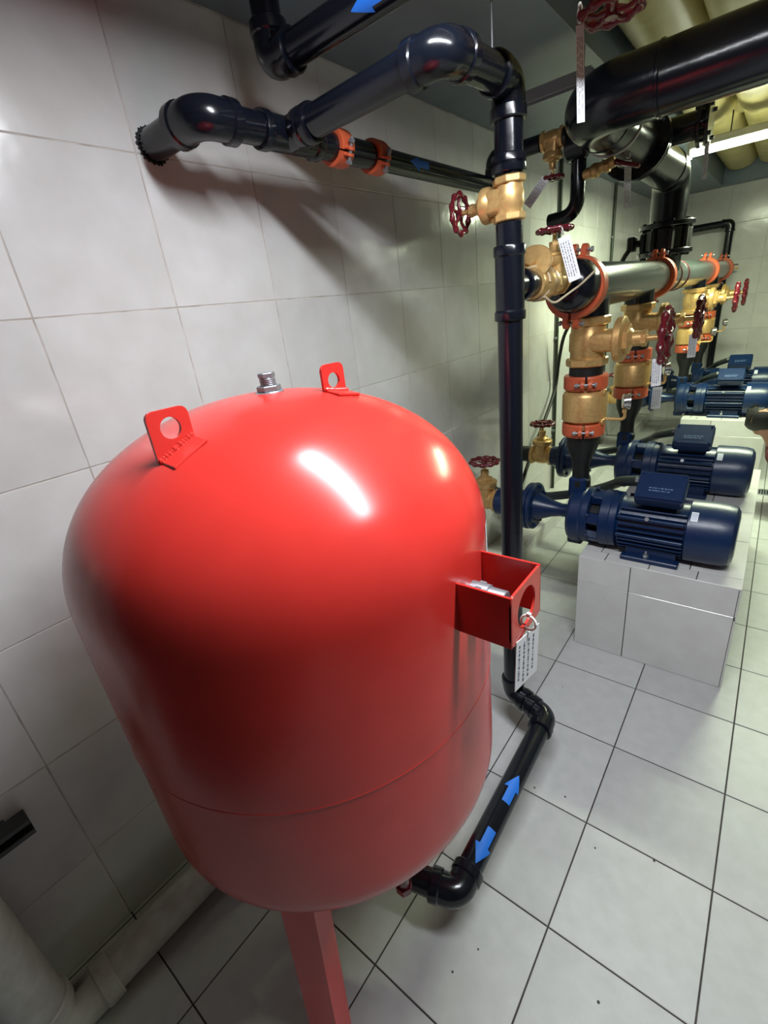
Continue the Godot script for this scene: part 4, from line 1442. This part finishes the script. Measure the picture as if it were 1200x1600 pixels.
func nets(s: SurfaceTool, h: float) -> void:
	var cells := {}
	for q in bones:
		var lo := Vector3(minf(q[0].x, q[1].x), minf(q[0].y, q[1].y), minf(q[0].z, q[1].z)) - Vector3.ONE * (maxf(q[2], q[3]) + 2.5 * h)
		var hi := Vector3(maxf(q[0].x, q[1].x), maxf(q[0].y, q[1].y), maxf(q[0].z, q[1].z)) + Vector3.ONE * (maxf(q[2], q[3]) + 2.5 * h)
		for i in range(floori(lo.x / h), ceili(hi.x / h)):
			for j in range(floori(lo.y / h), ceili(hi.y / h)):
				for k in range(floori(lo.z / h), ceili(hi.z / h)):
					cells[Vector3i(i, j, k)] = true
	var val := {}
	for c in cells:
		val[c] = field(Vector3(c) * h)
	var vert := {}
	for c in cells:
		var sum := Vector3.ZERO
		var n := 0
		var whole := true
		var v := []
		for e in 8:
			var d: Vector3i = c + Vector3i(e & 1, (e >> 1) & 1, (e >> 2) & 1)
			if not val.has(d):
				whole = false
				break
			v.append(val[d])
		if not whole:
			continue
		for ed in [[0, 1], [2, 3], [4, 5], [6, 7], [0, 2], [1, 3], [4, 6], [5, 7], [0, 4], [1, 5], [2, 6], [3, 7]]:
			var a: float = v[ed[0]]
			var b: float = v[ed[1]]
			if (a < 0) != (b < 0):
				var t := a / (a - b)
				var p0 := Vector3(ed[0] & 1, (ed[0] >> 1) & 1, (ed[0] >> 2) & 1)
				var p1 := Vector3(ed[1] & 1, (ed[1] >> 1) & 1, (ed[1] >> 2) & 1)
				sum += p0.lerp(p1, t)
				n += 1
		if n > 0:
			vert[c] = (Vector3(c) + sum / n) * h
	next_group(s)
	var D := [Vector3i(1, 0, 0), Vector3i(0, 1, 0), Vector3i(0, 0, 1)]
	for c in vert:
		for ax in 3:
			var u: Vector3i = D[(ax + 1) % 3]
			var w: Vector3i = D[(ax + 2) % 3]
			if not (vert.has(c - u) and vert.has(c - w) and vert.has(c - u - w) and val.has(c + D[ax])):
				continue
			var a: float = val[c]
			var b: float = val[c + D[ax]]
			if (a < 0) == (b < 0):
				continue
			var q := [vert[c], vert[c - u], vert[c - u - w], vert[c - w]]
			if a < 0:
				q.reverse()
			for k in [0, 1, 2, 0, 2, 3]:
				s.set_color(colour(q[k]))
				s.add_vertex(q[k])

func build_person() -> void:
	var o := thing("person", "dark haired person in a maroon shirt crouching at the right edge by the plinth", "person", T(0, 0, 0))
	var skin := Color(0.36, 0.18, 0.12)
	var shirt := Color(0.10, 0.012, 0.02)
	var jean := Color(0.02, 0.025, 0.04)
	var shoe := Color(0.015, 0.015, 0.015)
	var zc := -4.68
	bones.clear()
	var hip := Vector3(1.70, 0.30, zc)
	var chest := Vector3(1.44, 0.50, zc)
	var neck := Vector3(1.345, 0.60, zc + 0.01)
	bone(hip, hip.lerp(chest, 0.5), 0.135, 0.125, shirt)
	bone(hip.lerp(chest, 0.5), chest, 0.125, 0.13, shirt)
	bone(hip + Vector3(0.02, -0.05, -0.07), hip + Vector3(0.02, -0.05, 0.07), 0.11, 0.11, jean)
	bone(chest + Vector3(0.05, 0.01, -0.14), chest + Vector3(-0.05, 0.01, 0.14), 0.07, 0.07, shirt)
	bone(chest, neck, 0.07, 0.055, skin)
	for sd in [-1, 1]:
		var sh := chest + Vector3(-0.06 * sd, 0.0, sd * 0.16)
		var el := Vector3(1.49, 0.29, zc + sd * 0.21)
		var wr := Vector3(1.52, 0.15, zc + sd * 0.07)
		bone(sh, el, 0.055, 0.042, shirt)
		bone(el, wr, 0.038, 0.028, skin)
		bone(wr, wr + Vector3(-0.01, -0.07, 0), 0.03, 0.034, skin)
		for f in 4:
			var b := wr + Vector3(-0.012, -0.09, (f - 1.5) * 0.021)
			bone(b, b + Vector3(-0.012, -0.04 + absf(f - 1.2) * 0.004, 0), 0.010, 0.009, skin)
			bone(b + Vector3(-0.012, -0.04, 0), b + Vector3(0.004, -0.066, 0), 0.009, 0.008, skin)
		bone(wr + Vector3(0.005, -0.05, sd * -0.03), wr + Vector3(-0.02, -0.09, sd * -0.055), 0.011, 0.009, skin)
		var hp := hip + Vector3(0.0, -0.06, sd * 0.10)
		var kn := Vector3(1.52, 0.36, zc + sd * 0.20)
		var an := Vector3(1.72, 0.09, zc + sd * 0.14)
		bone(hp, kn, 0.085, 0.06, jean)
		bone(kn, an, 0.056, 0.04, jean)
		bone(an + Vector3(0.03, -0.045, 0), an + Vector3(-0.17, -0.055, 0), 0.042, 0.034, shoe)
	var s := new_st()
	nets(s, 0.014)
	bones.clear()
	var hc := Vector3(1.29, 0.715, zc + 0.02)
	var fw := Vector3(0.15, -0.55, -0.82).normalized()
	var up := (Vector3(-0.5, 0.85, 0.05) - fw * Vector3(-0.5, 0.85, 0.05).dot(fw)).normalized()
	var sd2 := fw.cross(up)
	bone(hc + up * 0.03, hc + up * 0.03 - fw * 0.03, 0.086, 0.086, skin)
	bone(hc + fw * 0.02 - up * 0.03, hc + fw * 0.045 - up * 0.075, 0.062, 0.036, skin)
	bone(hc + fw * 0.085 + up * 0.005, hc + fw * 0.112 - up * 0.022, 0.010, 0.014, skin)
	bone(hc + fw * 0.088 - up * 0.05 - sd2 * 0.018, hc + fw * 0.088 - up * 0.05 + sd2 * 0.018, 0.010, 0.010, Color(0.3, 0.11, 0.09))
	bone(hc - up * 0.04 - fw * 0.03, neck, 0.055, 0.056, skin)
	for e in [-1, 1]:
		bone(hc + sd2 * e * 0.08 + up * 0.012, hc + sd2 * e * 0.084 - up * 0.022, 0.014, 0.011, skin)
		bone(hc + fw * 0.082 + up * 0.014 + sd2 * e * 0.03, hc + fw * 0.083 + up * 0.014 + sd2 * e * 0.032, 0.011, 0.011, Color(0.5, 0.48, 0.46))
	nets(s, 0.0065)
	part("body", s, M.body, o)
	bones.clear()
	for k in 26:
		var a := TAU * k / 26
		for e in [[0.25, 0.088], [0.75, 0.075], [1.15, 0.05]]:
			var d := (up * cos(e[0]) + (fw * cos(a) + sd2 * sin(a)) * sin(e[0])).normalized()
			if d.dot(fw) > 0.62:
				continue
			bone(hc + up * 0.03 - fw * 0.025 + d * 0.045, hc + up * 0.03 - fw * 0.025 + d * 0.060, 0.042, 0.038, Color(0.01, 0.009, 0.009))
	bone(hc - fw * 0.06 + up * 0.02, hc - fw * 0.05 - up * 0.03, 0.066, 0.05, Color(0.01, 0.009, 0.009))
	s = new_st()
	nets(s, 0.008)
	part("hair", s, M.hair, o)

# ------------------------------------------------------------------
func _ready() -> void:
	rng.seed = 3
	var cam := Camera3D.new()
	cam.name = "camera"
	cam.fov = 95.59
	cam.near = 0.02
	cam.far = 40.0
	add_child(cam)
	cam.transform = Transform3D(Basis(Vector3(0.78165, -0.11571, -0.61289), Vector3(-0.15997, 0.91258, -0.37631), Vector3(0.60285, 0.39218, 0.69481)).orthonormalized(), Vector3(1.24391, 1.871, 0))
	cam.current = true
	var env := Environment.new()
	env.background_mode = Environment.BG_COLOR
	env.background_color = Color(0.0, 0.0, 0.0)
	env.tonemap_mode = Environment.TONE_MAPPER_LINEAR
	env.tonemap_exposure = 1.0
	env.sdfgi_enabled = true
	env.ssao_enabled = true
	env.ssil_enabled = true
	var we := WorldEnvironment.new()
	we.name = "world"
	we.environment = env
	add_child(we)
	make_materials()
	fixture("long white tube light hung above the red tank", Vector3(1.22, 2.70, -0.79), 1.36, M.glow_near, Color(0.95, 0.972, 1.0), 5.7, 2.85)
	fixture("long white tube light glowing behind the big black pipe", Vector3(1.20, 2.655, -4.66), 1.36, M.glow_far, Color(0.94, 1.0, 0.84), 12.0, 2.85)
	build_room()
	build_plinth(0.602, 1.300, -2.266, -3.96, "white tiled plinth carrying the two nearer blue pumps")
	build_plinth(0.622, 1.300, -5.34, -7.05, "white tiled plinth carrying the two far blue pumps")
	build_tank()
	build_tank_pipes()
	build_tee_branch()
	var zs := [-2.47, -3.42, -5.58, -6.5]
	build_header(zs)
	build_big_pipe()
	var first := {}
	for i in 4:
		build_pump_set(i, zs[i], hx(zs[i]) - 0.53, first)
	hang_tag(Vector3(0.845, 1.56, -2.40), Vector3(0.05, -1, 0), 0.13, 0.04, Vector3(0.5, 0.1, 0.85), "white printed tag hanging at the wheel over the nearest pump", M.tag[1], 0.012)
	hang_tag(Vector3(0.700, 1.252, -3.40), Vector3(0.0, -1, 0), 0.15, 0.055, Vector3(0.45, 0.1, 0.9), "printed tag hanging from the gauge tube beside the second check valve", M.tag[3], 0.012)
	hang_tag(Vector3(0.86, 1.56, -3.35), Vector3(0.02, -1, 0), 0.14, 0.045, Vector3(0.5, 0.1, 0.85), "white printed tag hanging at the wheel over the second pump", M.tag[2], 0.012)
	build_wall_bits()
	build_cables(zs)
	build_person()
